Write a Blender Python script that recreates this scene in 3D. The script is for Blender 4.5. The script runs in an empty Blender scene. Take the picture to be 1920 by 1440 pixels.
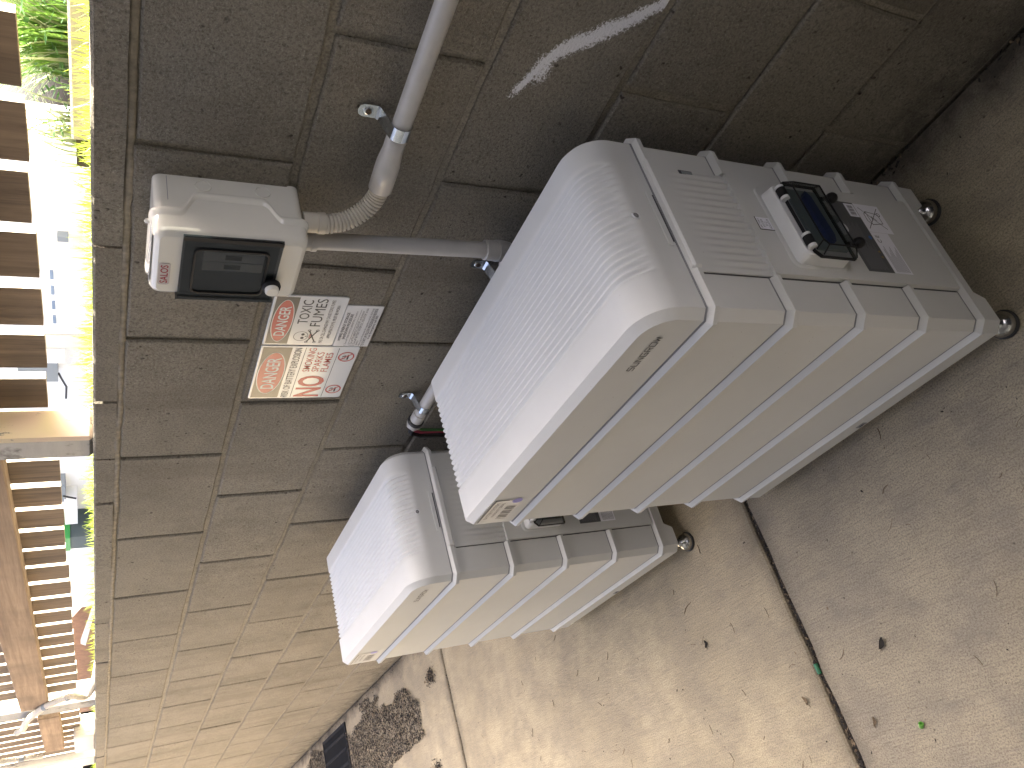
import bpy, math, random
from mathutils import Vector, Matrix, noise
random.seed(7)
S = bpy.context.scene
C = S.collection
R = math.radians

# ------------------------------------------------------------------ camera
cam_d = bpy.data.cameras.new('camera'); cam = bpy.data.objects.new('camera', cam_d); C.objects.link(cam)
r_ = Vector((0.54411, 0.83897, -0.00825)); d_ = Vector((0.38985, -0.26152, -0.88296)); f_ = Vector((-0.74294, 0.47722, -0.46937))
m = Matrix((d_, r_, -f_)).transposed().to_4x4()           # the phone was held sideways: image right = down
m.translation = Vector((0.533, -0.814, 1.243))
cam.matrix_world = m
cam_d.sensor_width = 36; cam_d.lens = 27.806; cam_d.clip_start = 0.02; cam_d.clip_end = 500
S.camera = cam

# ------------------------------------------------------------------ sky, sun, exposure
SUN = Vector((0.36, 0.58, 0.73)).normalized()              # towards the sun: over the fence, from the right
w = bpy.data.worlds.new('World'); S.world = w; w.use_nodes = True
nt = w.node_tree; bg = nt.nodes['Background']
sky = nt.nodes.new('ShaderNodeTexSky'); sky.sky_type = 'NISHITA'; sky.sun_disc = False
sky.sun_elevation = math.asin(SUN.z); sky.sun_rotation = math.atan2(SUN.x, SUN.y)
sky.air_density = 0.42; sky.dust_density = 10.0; sky.ozone_density = 0.45
nt.links.new(sky.outputs[0], bg.inputs[0]); bg.inputs[1].default_value = 0.15
sd = bpy.data.lights.new('sun', 'SUN'); sd.energy = 4.0; sd.angle = R(0.53); sd.color = (1, 0.945, 0.78)
sun = bpy.data.objects.new('sun', sd); C.objects.link(sun); sun.location = (3, 6, 8)
sun.rotation_euler = SUN.to_track_quat('Z', 'Y').to_euler()
S.view_settings.view_transform = 'Standard'; S.view_settings.look = 'None'
S.view_settings.gamma = 1; S.view_settings.exposure = 3.27
S.render.engine = 'CYCLES'; S.cycles.use_denoising = True
S.cycles.max_bounces = 10; S.cycles.diffuse_bounces = 6; S.cycles.transparent_max_bounces = 12
S.cycles.sample_clamp_indirect = 6

# ------------------------------------------------------------------ material helpers
MATS = {}
class N:
    """tiny node-tree builder"""
    def __init__(s, name):
        s.m = bpy.data.materials.new(name); s.m.use_nodes = True
        s.t = s.m.node_tree; s.b = s.t.nodes['Principled BSDF']; s.out = s.t.nodes['Material Output']
        MATS[name] = s.m
    def n(s, typ, **kw):
        o = s.t.nodes.new('ShaderNode' + typ)
        for k, v in kw.items(): setattr(o, k, v)
        return o
    def l(s, a, b): s.t.links.new(a, b)
    def inp(s, sock, v):
        if hasattr(v, 'links'): s.l(v, sock)
        else: sock.default_value = v
    def pos(s, scale=(1, 1, 1), rot=(0, 0, 0), kind='pos'):
        if kind == 'pos': src = s.n('NewGeometry').outputs['Position']
        else: src = s.n('TexCoord').outputs['Object']
        mp = s.n('Mapping'); mp.inputs['Scale'].default_value = scale; mp.inputs['Rotation'].default_value = rot
        s.l(src, mp.inputs[0]); return mp.outputs[0]
    def noise(s, vec, scale, detail=4, rough=0.6, dist=0):
        o = s.n('TexNoise'); o.inputs['Scale'].default_value = scale; o.inputs['Detail'].default_value = detail
        o.inputs['Roughness'].default_value = rough; o.inputs['Distortion'].default_value = dist
        s.l(vec, o.inputs['Vector']); return o.outputs[0]
    def voro(s, vec, scale, feature='F1'):
        o = s.n('TexVoronoi', feature=feature); o.inputs['Scale'].default_value = scale
        s.l(vec, o.inputs['Vector']); return o.outputs[0]
    def ramp(s, fac, *stops, interp='LINEAR'):
        o = s.n('ValToRGB'); cr = o.color_ramp; cr.interpolation = interp
        while len(cr.elements) < len(stops): cr.elements.new(0.5)
        for e, (p, c) in zip(cr.elements, stops):
            e.position = p; e.color = (c, c, c, 1) if not hasattr(c, '__len__') else (*c, 1)
        s.l(fac, o.inputs[0]); return o.outputs[0]
    def mix(s, fac, a, b, mode='MIX'):
        o = s.n('MixRGB', blend_type=mode)
        s.inp(o.inputs[0], fac)
        for k, v in ((1, a), (2, b)):
            if hasattr(v, 'links'): s.l(v, o.inputs[k])
            else: o.inputs[k].default_value = (*v, 1) if hasattr(v, '__len__') else (v, v, v, 1)
        return o.outputs[0]
    def math(s, op, a, b=0.0, clamp=False):
        o = s.n('Math', operation=op, use_clamp=clamp); s.inp(o.inputs[0], a); s.inp(o.inputs[1], b); return o.outputs[0]
    def bump(s, h, strength, dist, prev=None):
        o = s.n('Bump'); o.inputs['Strength'].default_value = strength; o.inputs['Distance'].default_value = dist
        s.l(h, o.inputs['Height'])
        if prev is not None: s.l(prev, o.inputs['Normal'])
        s.l(o.outputs[0], s.b.inputs['Normal']); return o.outputs[0]
    def col(s, v):
        if hasattr(v, 'links'): s.l(v, s.b.inputs['Base Color'])
        else: s.b.inputs['Base Color'].default_value = (*v, 1)
    def set(s, **kw):
        for k, v in kw.items():
            k = k.replace('_', ' ')
            s.inp(s.b.inputs[k], v)
        return s

def plain(name, c, rough=0.5, metal=0.0, var=0.0, vs=30, bump=0.0, bs=400, spec=None, coat=0):
    a = N(name)
    if var:
        v = a.noise(a.pos(), vs, 5, 0.6)
        a.col(a.mix(a.ramp(v, (0.3, 0), (0.7, 1)), [x * (1 - var) for x in c], [min(1, x * (1 + var)) for x in c]))
        a.set(Roughness=a.math('ADD', a.math('MULTIPLY', v, 0.2), rough - 0.1))
    else: a.col(c); a.set(Roughness=rough)
    a.set(Metallic=metal)
    if spec is not None: a.b.inputs['Specular IOR Level'].default_value = spec
    if coat: a.b.inputs['Coat Weight'].default_value = coat; a.b.inputs['Coat Roughness'].default_value = 0.08
    if bump: a.bump(a.noise(a.pos(), bs, 3, 0.6), bump, 0.001)
    return a

# concrete block: warm grey, coarse grain, pits, a pale brushed paint stroke
a = N('block')
P = a.pos()
big = a.noise(P, 3.2, 5, 0.6); med = a.noise(P, 22, 5, 0.65); fin = a.noise(P, 215, 4, 0.8); gr = a.noise(P, 380, 2, 0.75)
oi = a.n('ObjectInfo').outputs['Random']
c = a.mix(a.ramp(big, (0.32, 0), (0.68, 1)), (0.183, 0.164, 0.128), (0.285, 0.256, 0.204))
c = a.mix(a.math('MULTIPLY', oi, 0.30), c, (0.262, 0.237, 0.190))
c = a.mix(a.ramp(med, (0.35, 0), (0.7, 0.45)), c, (0.335, 0.302, 0.243))
c = a.mix(a.ramp(fin, (0.30, 0.72), (0.54, 0)), c, (0.055, 0.048, 0.036))
c = a.mix(a.ramp(gr, (0.56, 0), (0.74, 0.6)), c, (0.48, 0.45, 0.38))
pw_ = a.n('VectorMath', operation='ADD'); a.l(P, pw_.inputs[0]); nz_ = a.n('TexNoise'); nz_.inputs['Scale'].default_value = 90; a.l(P, nz_.inputs['Vector']); sc0 = a.n('VectorMath', operation='SCALE'); sc0.inputs['Scale'].default_value = 0.012; a.l(nz_.outputs['Color'], sc0.inputs[0]); a.l(sc0.outputs[0], pw_.inputs[1])
pit = a.voro(pw_.outputs[0], 55); pm = a.noise(P, 14, 3, 0.6)
pitm = a.math('MULTIPLY', a.ramp(pit, (0.10, 1), (0.19, 0)), a.ramp(pm, (0.50, 0), (0.60, 1)))
c = a.mix(a.math('MULTIPLY', pitm, 0.85), c, (0.035, 0.028, 0.022))
# darker towards the ground with a ragged edge, and dark runs on some blocks
sz = a.n('SeparateXYZ'); a.l(a.n('NewGeometry').outputs['Position'], sz.inputs[0])
low = a.math('ADD', sz.outputs[2], a.math('MULTIPLY', a.math('SUBTRACT', med, 0.5), 0.35))
c = a.mix(a.math('MULTIPLY', a.ramp(low, (0.0, 1), (0.09, 0)), 0.45), c, (0.06, 0.052, 0.043))
st = a.noise(a.pos((7, 1, 1.1)), 1.0, 5, 0.6)
c = a.mix(a.ramp(st, (0.53, 0), (0.70, 0.42)), c, (0.13, 0.108, 0.082))
# paint stroke on course three, in wall coordinates: distance to a bent line x(z)
zz = sz.outputs[2]; xx = sz.outputs[0]
stroke_x = a.n('FloatCurve')
cv = stroke_x.mapping.curves[0]
pts = [(0.590, 0.155), (0.612, 0.136), (0.646, 0.102), (0.689, 0.066), (0.722, 0.036), (0.735, 0.012), (0.745, -0.014)]
tt = lambda z: (z - 0.58) / 0.18
vv = lambda x: (x + 0.05) / 0.25
cv.points[0].location = (0, vv(0.164)); cv.points[1].location = (1, vv(-0.03))
for z_, x_ in pts: cv.points.new(tt(z_), vv(x_))
stroke_x.mapping.update()
a.l(a.math('DIVIDE', a.math('SUBTRACT', zz, 0.58), 0.18, True), stroke_x.inputs['Value'])
sx = a.math('SUBTRACT', a.math('MULTIPLY', stroke_x.outputs[0], 0.25), 0.05)
dist = a.math('ABSOLUTE', a.math('SUBTRACT', xx, sx))
dist = a.math('ADD', dist, a.math('MULTIPLY', a.math('SUBTRACT', a.noise(P, 60, 4, 0.7), 0.5), 0.020))
wz_ = a.ramp(zz, (0.59, 0.60), (0.68, 1.0)); band = a.ramp(a.math('DIVIDE', dist, wz_), (0.000, 1), (0.024, 0))
ex_ = a.math('SUBTRACT', xx, 0.014); ez_ = a.math('SUBTRACT', zz, 0.729)
end_ = a.math('SQRT', a.math('ADD', a.math('MULTIPLY', ex_, ex_), a.math('MULTIPLY', a.math('MULTIPLY', ez_, ez_), 3.0)))
band = a.math('MAXIMUM', band, a.ramp(end_, (0.008, 0.62), (0.036, 0)))
zr = a.math('MULTIPLY', a.ramp(zz, (0.588, 0), (0.60, 1)), a.ramp(zz, (0.745, 1), (0.762, 0)))
ym = a.ramp(a.math('ABSOLUTE', xx), (0.20, 1), (0.22, 0))
band = a.math('MULTIPLY', a.math('MULTIPLY', band, zr), ym)
speck = a.ramp(fin, (0.36, 0), (0.48, 1))
grn_ = a.math('ADD', a.math('MULTIPLY', a.math('SUBTRACT', fin, 0.5), 2.2), a.math('MULTIPLY', a.math('SUBTRACT', gr, 0.5), 1.6))
paint = a.math('MULTIPLY', a.ramp(a.math('ADD', a.math('MULTIPLY', band, 1.5), grn_), (0.42, 0), (0.85, 1)), a.ramp(band, (0.0, 0), (0.25, 1)), True)
c = a.mix(paint, c, (0.86, 0.86, 0.88))
# pale scuffs
sc_ = a.noise(a.pos((14, 1, 40), (0, 0.5, 0)), 1.3, 6, 0.7)
c = a.mix(a.ramp(sc_, (0.70, 0), (0.76, 0.5)), c, (0.5, 0.47, 0.42))
a.col(c); a.set(Roughness=0.93); a.b.inputs['Specular IOR Level'].default_value = 0.2
n1 = a.bump(fin, 0.85, 0.0045)
hh = a.math('SUBTRACT', a.math('ADD', a.math('MULTIPLY', med, 0.8), gr), a.math('MULTIPLY', pitm, 1.6))
a.bump(hh, 0.5, 0.003, n1)

a = N('mortar')
P = a.pos(); v = a.noise(P, 40, 5, 0.7); f = a.noise(P, 300, 3, 0.7)
c = a.mix(a.ramp(v, (0.3, 0), (0.7, 1)), (0.235, 0.212, 0.168), (0.345, 0.315, 0.255))
c = a.mix(a.ramp(f, (0.35, 0.6), (0.6, 0)), c, (0.09, 0.078, 0.062))
a.col(c); a.set(Roughness=0.95); a.bump(a.math('ADD', v, f), 0.6, 0.004)
plain('mortar_pale', (0.235, 0.208, 0.16), 0.92, var=0.40, vs=70, bump=0.8, bs=190)

# broom-finished concrete
a = N('concrete')
P = a.pos(); big = a.noise(P, 1.7, 6, 0.62, 0.3); med = a.noise(P, 9, 5, 0.65)
br = a.noise(a.pos((14, 330, 1)), 1.0, 4, 0.8); br2 = a.noise(a.pos((1.6, 95, 1)), 1.0, 3, 0.7); fin = a.noise(P, 330, 3, 0.8)
c = a.mix(a.ramp(big, (0.33, 0), (0.66, 1)), (0.36, 0.303, 0.208), (0.58, 0.490, 0.330))
c = a.mix(a.ramp(med, (0.38, 0.5), (0.60, 0)), c, (0.265, 0.232, 0.182))
c = a.mix(a.ramp(br, (0.28, 0.55), (0.52, 0)), c, (0.19, 0.155, 0.115))
c = a.mix(a.ramp(br2, (0.52, 0), (0.75, 0.16)), c, (0.54, 0.46, 0.35))
c = a.mix(a.ramp(fin, (0.34, 0.75), (0.56, 0)), c, (0.13, 0.108, 0.082))
spot = a.voro(P, 34); sm = a.noise(P, 5, 2, 0.5)
c = a.mix(a.math('MULTIPLY', a.ramp(spot, (0.05, 0.75), (0.10, 0)), a.ramp(sm, (0.48, 0), (0.60, 1))), c, (0.06, 0.048, 0.036))
blot = a.noise(P, 4.2, 6, 0.72)
bl2 = a.noise(a.pos((3.5, 9, 1)), 2.2, 7, 0.78)
c = a.mix(a.ramp(bl2, (0.52, 0), (0.72, 0.5)), c, (0.19, 0.168, 0.138))
# darker along the wall foot, grime along the joints
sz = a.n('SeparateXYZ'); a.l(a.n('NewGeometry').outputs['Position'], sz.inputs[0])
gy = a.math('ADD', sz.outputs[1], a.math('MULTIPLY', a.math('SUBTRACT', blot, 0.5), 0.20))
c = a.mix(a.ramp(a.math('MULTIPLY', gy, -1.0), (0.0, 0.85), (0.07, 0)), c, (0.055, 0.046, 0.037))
for jx in (-0.68, -2.555):
    dj = a.math('ABSOLUTE', a.math('SUBTRACT', sz.outputs[0], jx))
    dj = a.math('ADD', dj, a.math('MULTIPLY', a.math('SUBTRACT', blot, 0.5), 0.12))
    c = a.mix(a.ramp(dj, (0.0, 0.55), (0.05, 0)), c, (0.09, 0.076, 0.06))
c = a.mix(1.0, c, a.n('ObjectInfo').outputs['Color'], 'MULTIPLY')      # slab tint; the near slab's darker, cooler tone carries the shade there
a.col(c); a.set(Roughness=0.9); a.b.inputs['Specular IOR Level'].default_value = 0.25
n1 = a.bump(br, 0.45, 0.0025)
a.bump(a.math('ADD', fin, a.math('MULTIPLY', med, 0.7)), 0.4, 0.002, n1)

# weathered hardwood, grain along local Z (battens) or X (rails)
def wood(name, sc, dark, light, peel=0.0):
    a = N(name)
    P = a.pos(sc); v = a.noise(P, 1.0, 6, 0.7, 0.4); q = a.noise(a.pos(), 6, 3, 0.6)
    oi = a.n('ObjectInfo').outputs['Random']
    c = a.mix(a.ramp(v, (0.32, 0), (0.68, 1)), dark, light)
    c = a.mix(a.ramp(q, (0.45, 0), (0.75, 0.5)), c, [x * 0.5 for x in dark])
    c = a.mix(a.math('MULTIPLY', oi, 0.45), c, [x * 0.55 for x in light])
    if peel:
        pv = a.noise(a.pos((60, 60, 9)), 1.0, 5, 0.75)
        c = a.mix(a.ramp(pv, (0.36, 0), (0.42, peel)), c, (0.72, 0.68, 0.58))
    a.col(c); a.set(Roughness=0.82); a.bump(v, 0.5, 0.003)
wood('batten_wood', (55, 55, 3), (0.078, 0.054, 0.035), (0.25, 0.178, 0.115))
wood('batten_edge', (55, 55, 3), (0.20, 0.14, 0.09), (0.42, 0.33, 0.22), 0.97)
wood('rail_wood', (3, 60, 60), (0.17, 0.112, 0.066), (0.36, 0.255, 0.16))
wood('old_paint_wood', (9, 60, 60), (0.20, 0.15, 0.11), (0.45, 0.40, 0.35), 0.85)
# galvanised post with flaking cream paint
a = N('flaking_paint')
P = a.pos((1, 1, 0.35)); v = a.noise(P, 34, 6, 0.72); y = a.noise(a.pos(), 4, 3, 0.6)
c = a.mix(a.ramp(y, (0.4, 0), (0.6, 1)), (0.66, 0.52, 0.40), (0.66, 0.60, 0.36))
a.col(a.mix(a.ramp(v, (0.60, 0), (0.63, 1)), c, (0.20, 0.19, 0.17))); a.set(Roughness=0.6); a.bump(v, 0.3, 0.002)
a = N('galvanised')
P = a.pos(); v = a.noise(a.pos((8, 8, 60)), 1.0, 5, 0.7); q = a.noise(P, 9, 5, 0.7)
c = a.mix(v, (0.20, 0.20, 0.19), (0.34, 0.335, 0.32)); c = a.mix(a.ramp(q, (0.56, 0), (0.66, 0.8)), c, (0.06, 0.055, 0.05))
a.col(c); a.set(Roughness=0.6, Metallic=0.35)

# white moulded case with a faint texture and dust
a = N('case_white')
P = a.pos(); v = a.noise(P, 900, 2, 0.6); d = a.noise(P, 5, 5, 0.65)
sp = a.voro(P, 95); spm = a.noise(P, 40, 2, 0.6)
c = a.mix(a.ramp(d, (0.35, 0), (0.7, 1)), (0.525, 0.53, 0.52), (0.565, 0.57, 0.56))
c = a.mix(a.math('MULTIPLY', a.ramp(sp, (0.055, 0.7), (0.09, 0)), a.ramp(spm, (0.60, 0), (0.66, 1))), c, (0.26, 0.23, 0.19))
a.col(c); a.set(Roughness=a.math('ADD', a.math('MULTIPLY', d, 0.14), 0.42)); a.b.inputs['Specular IOR Level'].default_value = 0.4
a.bump(v, 0.10, 0.0005)
plain('case_white_smooth', (0.66, 0.67, 0.68), 0.35, var=0.03)
plain('seam_dark', (0.05, 0.05, 0.055), 0.7)
plain('seam_grey', (0.22, 0.22, 0.23), 0.6)
plain('pvc_grey', (0.42, 0.405, 0.38), 0.34, var=0.06, vs=45, bump=0.05, bs=300)
plain('hose_grey', (0.52, 0.475, 0.395), 0.36, var=0.05)
plain('box_grey', (0.70, 0.675, 0.60), 0.20, var=0.03, vs=12, coat=0.2)
plain('box_top_clear', (0.60, 0.61, 0.63), 0.12)
plain('zinc', (0.62, 0.66, 0.68), 0.22, 1.0, var=0.12, vs=70)
plain('steel', (0.45, 0.45, 0.44), 0.22, 1.0, var=0.15, vs=60)
plain('rubber', (0.014, 0.014, 0.015), 0.55)
plain('black_plastic', (0.010, 0.010, 0.011), 0.55, spec=0.2)
plain('screw_brown', (0.10, 0.075, 0.055), 0.4, 0.8)
plain('cable_black', (0.012, 0.012, 0.012), 0.45)
plain('cable_red', (0.42, 0.05, 0.10), 0.45)
plain('cable_green', (0.06, 0.20, 0.06), 0.45)
a = N('smoked_window'); a.col((0.006, 0.011, 0.014)); a.set(Roughness=0.05, Alpha=0.62); a.b.inputs['Specular IOR Level'].default_value = 0.6
a = N('smoked_lid'); a.col((0.012, 0.020, 0.022)); a.set(Roughness=0.06, Alpha=0.55); a.b.inputs['Specular IOR Level'].default_value = 0.6
plain('switch_blue', (0.015, 0.035, 0.16), 0.4)
plain('switch_plate', (0.22, 0.27, 0.28), 0.45)
plain('sign_white', (0.66, 0.67, 0.66), 0.17, coat=0.4)
plain('sign_black', (0.055, 0.050, 0.045), 0.28, coat=0.2)
plain('sign_red', (0.46, 0.045, 0.034), 0.30, coat=0.15)
plain('sign_white_flat', (0.68, 0.68, 0.67), 0.24)
plain('ink', (0.018, 0.018, 0.020), 0.4)
plain('ink_grey', (0.10, 0.10, 0.11), 0.5)
plain('logo_grey', (0.035, 0.035, 0.04), 0.4)
plain('label_dark', (0.085, 0.09, 0.095), 0.40, var=0.08, vs=90)
plain('label_white', (0.80, 0.80, 0.86), 0.45)
plain('label_blue', (0.04, 0.14, 0.42), 0.4)
plain('label_gold', (0.30, 0.20, 0.05), 0.4)
plain('brand_red', (0.30, 0.012, 0.03), 0.25, coat=0.5)
plain('brand_ground', (0.50, 0.44, 0.42), 0.25, coat=0.5)
plain('violet_dot', (0.16, 0.16, 0.55), 0.3)
plain('soil', (0.045, 0.033, 0.022), 0.95, var=0.4, vs=60, bump=1, bs=120)
plain('pit_dark', (0.008, 0.0085, 0.010), 0.9, var=0.4, vs=20, spec=0.1)
plain('pit_steel', (0.018, 0.019, 0.022), 0.9, 0.0, var=0.4, vs=15, spec=0.15)
plain('leaf_brown', (0.015, 0.011, 0.008), 0.8, var=0.5, vs=200)
plain('leaf_tan', (0.16, 0.115, 0.07), 0.8, var=0.4, vs=200)
plain('twig_brown', (0.11, 0.07, 0.04), 0.85)
plain('pebble', (0.42, 0.33, 0.25), 0.8, var=0.3, vs=150)
plain('green_bit', (0.13, 0.36, 0.06), 0.3)
plain('green_bit_dark', (0.02, 0.13, 0.055), 0.25)
plain('render_white', (0.80, 0.80, 0.77), 0.8, var=0.03, vs=3)
plain('render_cream', (0.72, 0.68, 0.56), 0.8, var=0.05, vs=3)
plain('paving_pale', (0.55, 0.53, 0.48), 0.9, var=0.12, vs=2)
plain('window_blue', (0.22, 0.28, 0.36), 0.1)
plain('unit_grey', (0.20, 0.22, 0.23), 0.5)
plain('bin_green', (0.03, 0.24, 0.05), 0.4)
plain('brick_orange', (0.34, 0.17, 0.08), 0.8, var=0.2, vs=8)
plain('dark_shed', (0.06, 0.08, 0.08), 0.7)
plain('kerb_stone', (0.40, 0.34, 0.27), 0.9, var=0.2, vs=12)
plain('unseen_wall_dark', (0.022, 0.024, 0.028), 0.8, var=0.06, vs=2)  # near black so the unseen walls return little light
plain('bounce_sand', (0.30, 0.255, 0.19), 0.85, var=0.06, vs=2)  # colour of the added wall that bounces warm light
plain('deck_timber', (0.10, 0.11, 0.135), 0.8, var=0.3, vs=4)
def leafmat(name, c1, c2, tr):
    a = N(name); v = a.noise(a.pos(), 25, 3, 0.6)
    c = a.mix(a.ramp(v, (0.3, 0), (0.7, 1)), c1, c2); a.col(c); a.set(Roughness=0.45)
    t = a.n('BsdfTranslucent'); a.l(c, t.inputs[0]); mx = a.n('MixShader'); mx.inputs[0].default_value = tr
    a.l(a.b.outputs[0], mx.inputs[1]); a.l(t.outputs[0], mx.inputs[2]); a.l(mx.outputs[0], a.out.inputs[0])
leafmat('grass_blade', (0.20, 0.30, 0.03), (0.34, 0.40, 0.05), 0.45)
leafmat('strap_leaf', (0.08, 0.19, 0.03), (0.20, 0.33, 0.06), 0.4)
leafmat('pale_strap_leaf', (0.25, 0.30, 0.14), (0.40, 0.42, 0.25), 0.3)
leafmat('broad_leaf', (0.05, 0.14, 0.04), (0.10, 0.20, 0.06), 0.3)
plain('turf_soil', (0.14, 0.17, 0.04), 0.95, var=0.3, vs=30)

# ------------------------------------------------------------------ mesh helpers
class B:
    """collects faces; build() links them as ONE mesh object"""
    def __init__(s): s.v = []; s.f = []; s.mi = []; s.sm = []
    def add(s, vs, fs, mi=0, smooth=False):
        k = len(s.v); s.v += [tuple(v) for v in vs]
        for f in fs: s.f.append([i + k for i in f]); s.mi.append(mi); s.sm.append(smooth)
        return s
    def box(s, x0, x1, y0, y1, z0, z1, mi=0, bev=0.0, side=None):
        if bev:
            b = bev; rings = []
            vs = []
            for (z, i) in ((z0, b), (z0 + b, 0), (z1 - b, 0), (z1, b)):
                for (xa, ya, dx, dy) in ((x0, y0, 1, 1), (x1, y0, -1, 1), (x1, y1, -1, -1), (x0, y1, 1, -1)):
                    pa = (xa + dx * (b if i == 0 else b), ya + dy * i, z); pb = (xa + dx * i, ya + dy * b, z)
                    if (dx, dy) in ((1, 1), (-1, -1)): vs += [pb, pa]
                    else: vs += [pa, pb]
            fs = [[i for i in range(7, -1, -1)], [24 + i for i in range(8)]]
            for r in range(3):
                for i in range(8): fs.append([r * 8 + i, r * 8 + (i + 1) % 8, r * 8 + 8 + (i + 1) % 8, r * 8 + 8 + i])
            return s.add(vs, fs, mi)
        vs = [(x0, y0, z0), (x1, y0, z0), (x1, y1, z0), (x0, y1, z0), (x0, y0, z1), (x1, y0, z1), (x1, y1, z1), (x0, y1, z1)]
        fs = [[3, 2, 1, 0], [4, 5, 6, 7], [0, 1, 5, 4], [1, 2, 6, 5], [2, 3, 7, 6], [3, 0, 4, 7]]
        s.add(vs, fs, mi)
        if side is not None: s.mi[-3] = side; s.mi[-1] = side
        return s
    def loft(s, rings, closed=True, cap0=True, cap1=True, mi=0, smooth=True):
        n = len(rings[0]); vs = [p for r in rings for p in r]; fs = []
        m = n if closed else n - 1
        for k in range(len(rings) - 1):
            for i in range(m):
                j = (i + 1) % n
                fs.append([k * n + i, k * n + j, (k + 1) * n + j, (k + 1) * n + i])
        s.add(vs, fs, mi, smooth)
        if cap0: s.add(rings[0], [list(range(n - 1, -1, -1))], mi)
        if cap1: s.add(rings[-1], [list(range(n))], mi)
        return s
    def tube(s, pts, rad, n=14, mi=0, cap=True):
        pts = [Vector(p) for p in pts]; rs = rad if hasattr(rad, '__len__') else [rad] * len(pts)
        rings = []; up = None
        for i, p in enumerate(pts):
            t = (pts[min(i + 1, len(pts) - 1)] - pts[max(i - 1, 0)])
            t = t.normalized() if t.length > 1e-9 else Vector((0, 0, 1))
            if up is None: up = t.orthogonal().normalized()
            up = (up - t * up.dot(t)).normalized(); q = t.cross(up)
            rings.append([p + (up * math.cos(a) + q * math.sin(a)) * rs[i] for a in (2 * math.pi * k / n for k in range(n))])
        return s.loft(rings, True, cap, cap, mi)
    def lathe(s, prof, o=(0, 0, 0), ax=(0, 0, 1), n=24, mi=0, sharp=False):
        o = Vector(o); ax = Vector(ax).normalized(); u = ax.orthogonal().normalized(); q = ax.cross(u)
        rings = [[o + ax * h + (u * math.cos(a) + q * math.sin(a)) * r for a in (2 * math.pi * k / n for k in range(n))] for (r, h) in prof]
        if sharp:
            for a_, b_ in zip(rings, rings[1:]): s.loft([a_, b_], True, False, False, mi)
            s.add(rings[0], [list(range(n - 1, -1, -1))], mi); s.add(rings[-1], [list(range(n))], mi)
            return s
        return s.loft(rings, True, True, True, mi)
    def prism(s, poly, f0, f1, mi=0, smooth=False):
        return s.loft([[f0(*p) for p in poly], [f1(*p) for p in poly]], True, True, True, mi, smooth)
    def mesh(s, name, mats):
        me = bpy.data.meshes.new(name); me.from_pydata(s.v, [], s.f)
        for mt in (mats if isinstance(mats, (list, tuple)) else [mats]): me.materials.append(MATS[mt])
        me.polygons.foreach_set('material_index', s.mi); me.polygons.foreach_set('use_smooth', s.sm)
        me.update(); return me
    def build(s, name, mats, parent=None, loc=None):
        me = s.mesh(name, mats)
        return link(name, me, parent, loc)
def link(name, me, parent=None, loc=None):
    o = bpy.data.objects.new(name, me); C.objects.link(o)
    if parent: o.parent = parent
    if loc: o.location = loc
    return o
def tag(o, label, cat, group=None):
    o['label'] = label; o['category'] = cat
    if group: o['group'] = group
    return o
def struct(o): o['kind'] = 'structure'; return o
def stuff(o, label=None):
    o['kind'] = 'stuff'
    if label: o['label'] = label
    return o
def empty(name, loc=(0, 0, 0), rz=0, label=None, cat=None, group=None):
    o = bpy.data.objects.new(name, None); C.objects.link(o); o.empty_display_size = 0.05
    o.location = loc; o.rotation_euler = (0, 0, rz)
    if label: tag(o, label, cat, group)
    return o
def copy_tree(o, parent=None):
    c = o.copy(); C.objects.link(c); c.parent = parent
    for ch in list(o.children): copy_tree(ch, c)
    return c
WALLF = lambda u, v, off: (u, -off, v)           # on a surface facing -Y: right = +X
ENDF = lambda u, v, off: (off, u, v)             # on a surface facing +X: right = +Y
def text(name, s, x0, x1, z0, z1, off, mat, parent, face=WALLF, bold=0.0, shear=0.0):
    cu = bpy.data.curves.new('t', 'FONT'); cu.body = s; cu.size = 1; cu.resolution_u = 3; cu.offset = bold; cu.shear = shear
    o = bpy.data.objects.new('t', cu); me = bpy.data.meshes.new_from_object(o)
    bpy.data.objects.remove(o); bpy.data.curves.remove(cu)
    xs = [v.co.x for v in me.vertices]; ys = [v.co.y for v in me.vertices]
    ax, bx, ay, by = min(xs), max(xs), min(ys), max(ys)
    for v in me.vertices:
        v.co = face(x0 + (v.co.x - ax) / (bx - ax) * (x1 - x0), z0 + (v.co.y - ay) / (by - ay) * (z1 - z0), off)
    me.materials.clear(); me.materials.append(MATS[mat]); me.name = name
    return link(name, me, parent)
def flat(name, polys, off, mat, parent, face=WALLF):
    b = B()
    for poly in polys: b.add([face(u, v, off) for u, v in poly], [list(range(len(poly)))])
    return b.build(name, mat, parent)
def rect(x0, x1, z0, z1): return [(x0, z0), (x1, z0), (x1, z1), (x0, z1)]
def disc(cx, cz, rx, rz=None, n=36):
    rz = rz or rx
    return [(cx + rx * math.cos(2 * math.pi * i / n), cz + rz * math.sin(2 * math.pi * i / n)) for i in range(n)]
def ring(cx, cz, rx, rz, t, n=36):
    o = []
    for i in range(n):
        a0, a1 = 2 * math.pi * i / n, 2 * math.pi * (i + 1) / n
        o.append([(cx + rx * math.cos(a0), cz + rz * math.sin(a0)), (cx + rx * math.cos(a1), cz + rz * math.sin(a1)),
                  (cx + (rx - t) * math.cos(a1), cz + (rz - t) * math.sin(a1)), (cx + (rx - t) * math.cos(a0), cz + (rz - t) * math.sin(a0))])
    return o
def bar(x0, z0, x1, z1, t):
    d = Vector((x1 - x0, z1 - z0)); n = Vector((-d.y, d.x)).normalized() * t / 2
    return [(x0 + n.x, z0 + n.y), (x0 - n.x, z0 - n.y), (x1 - n.x, z1 - n.y), (x1 + n.x, z1 + n.y)]
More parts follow.
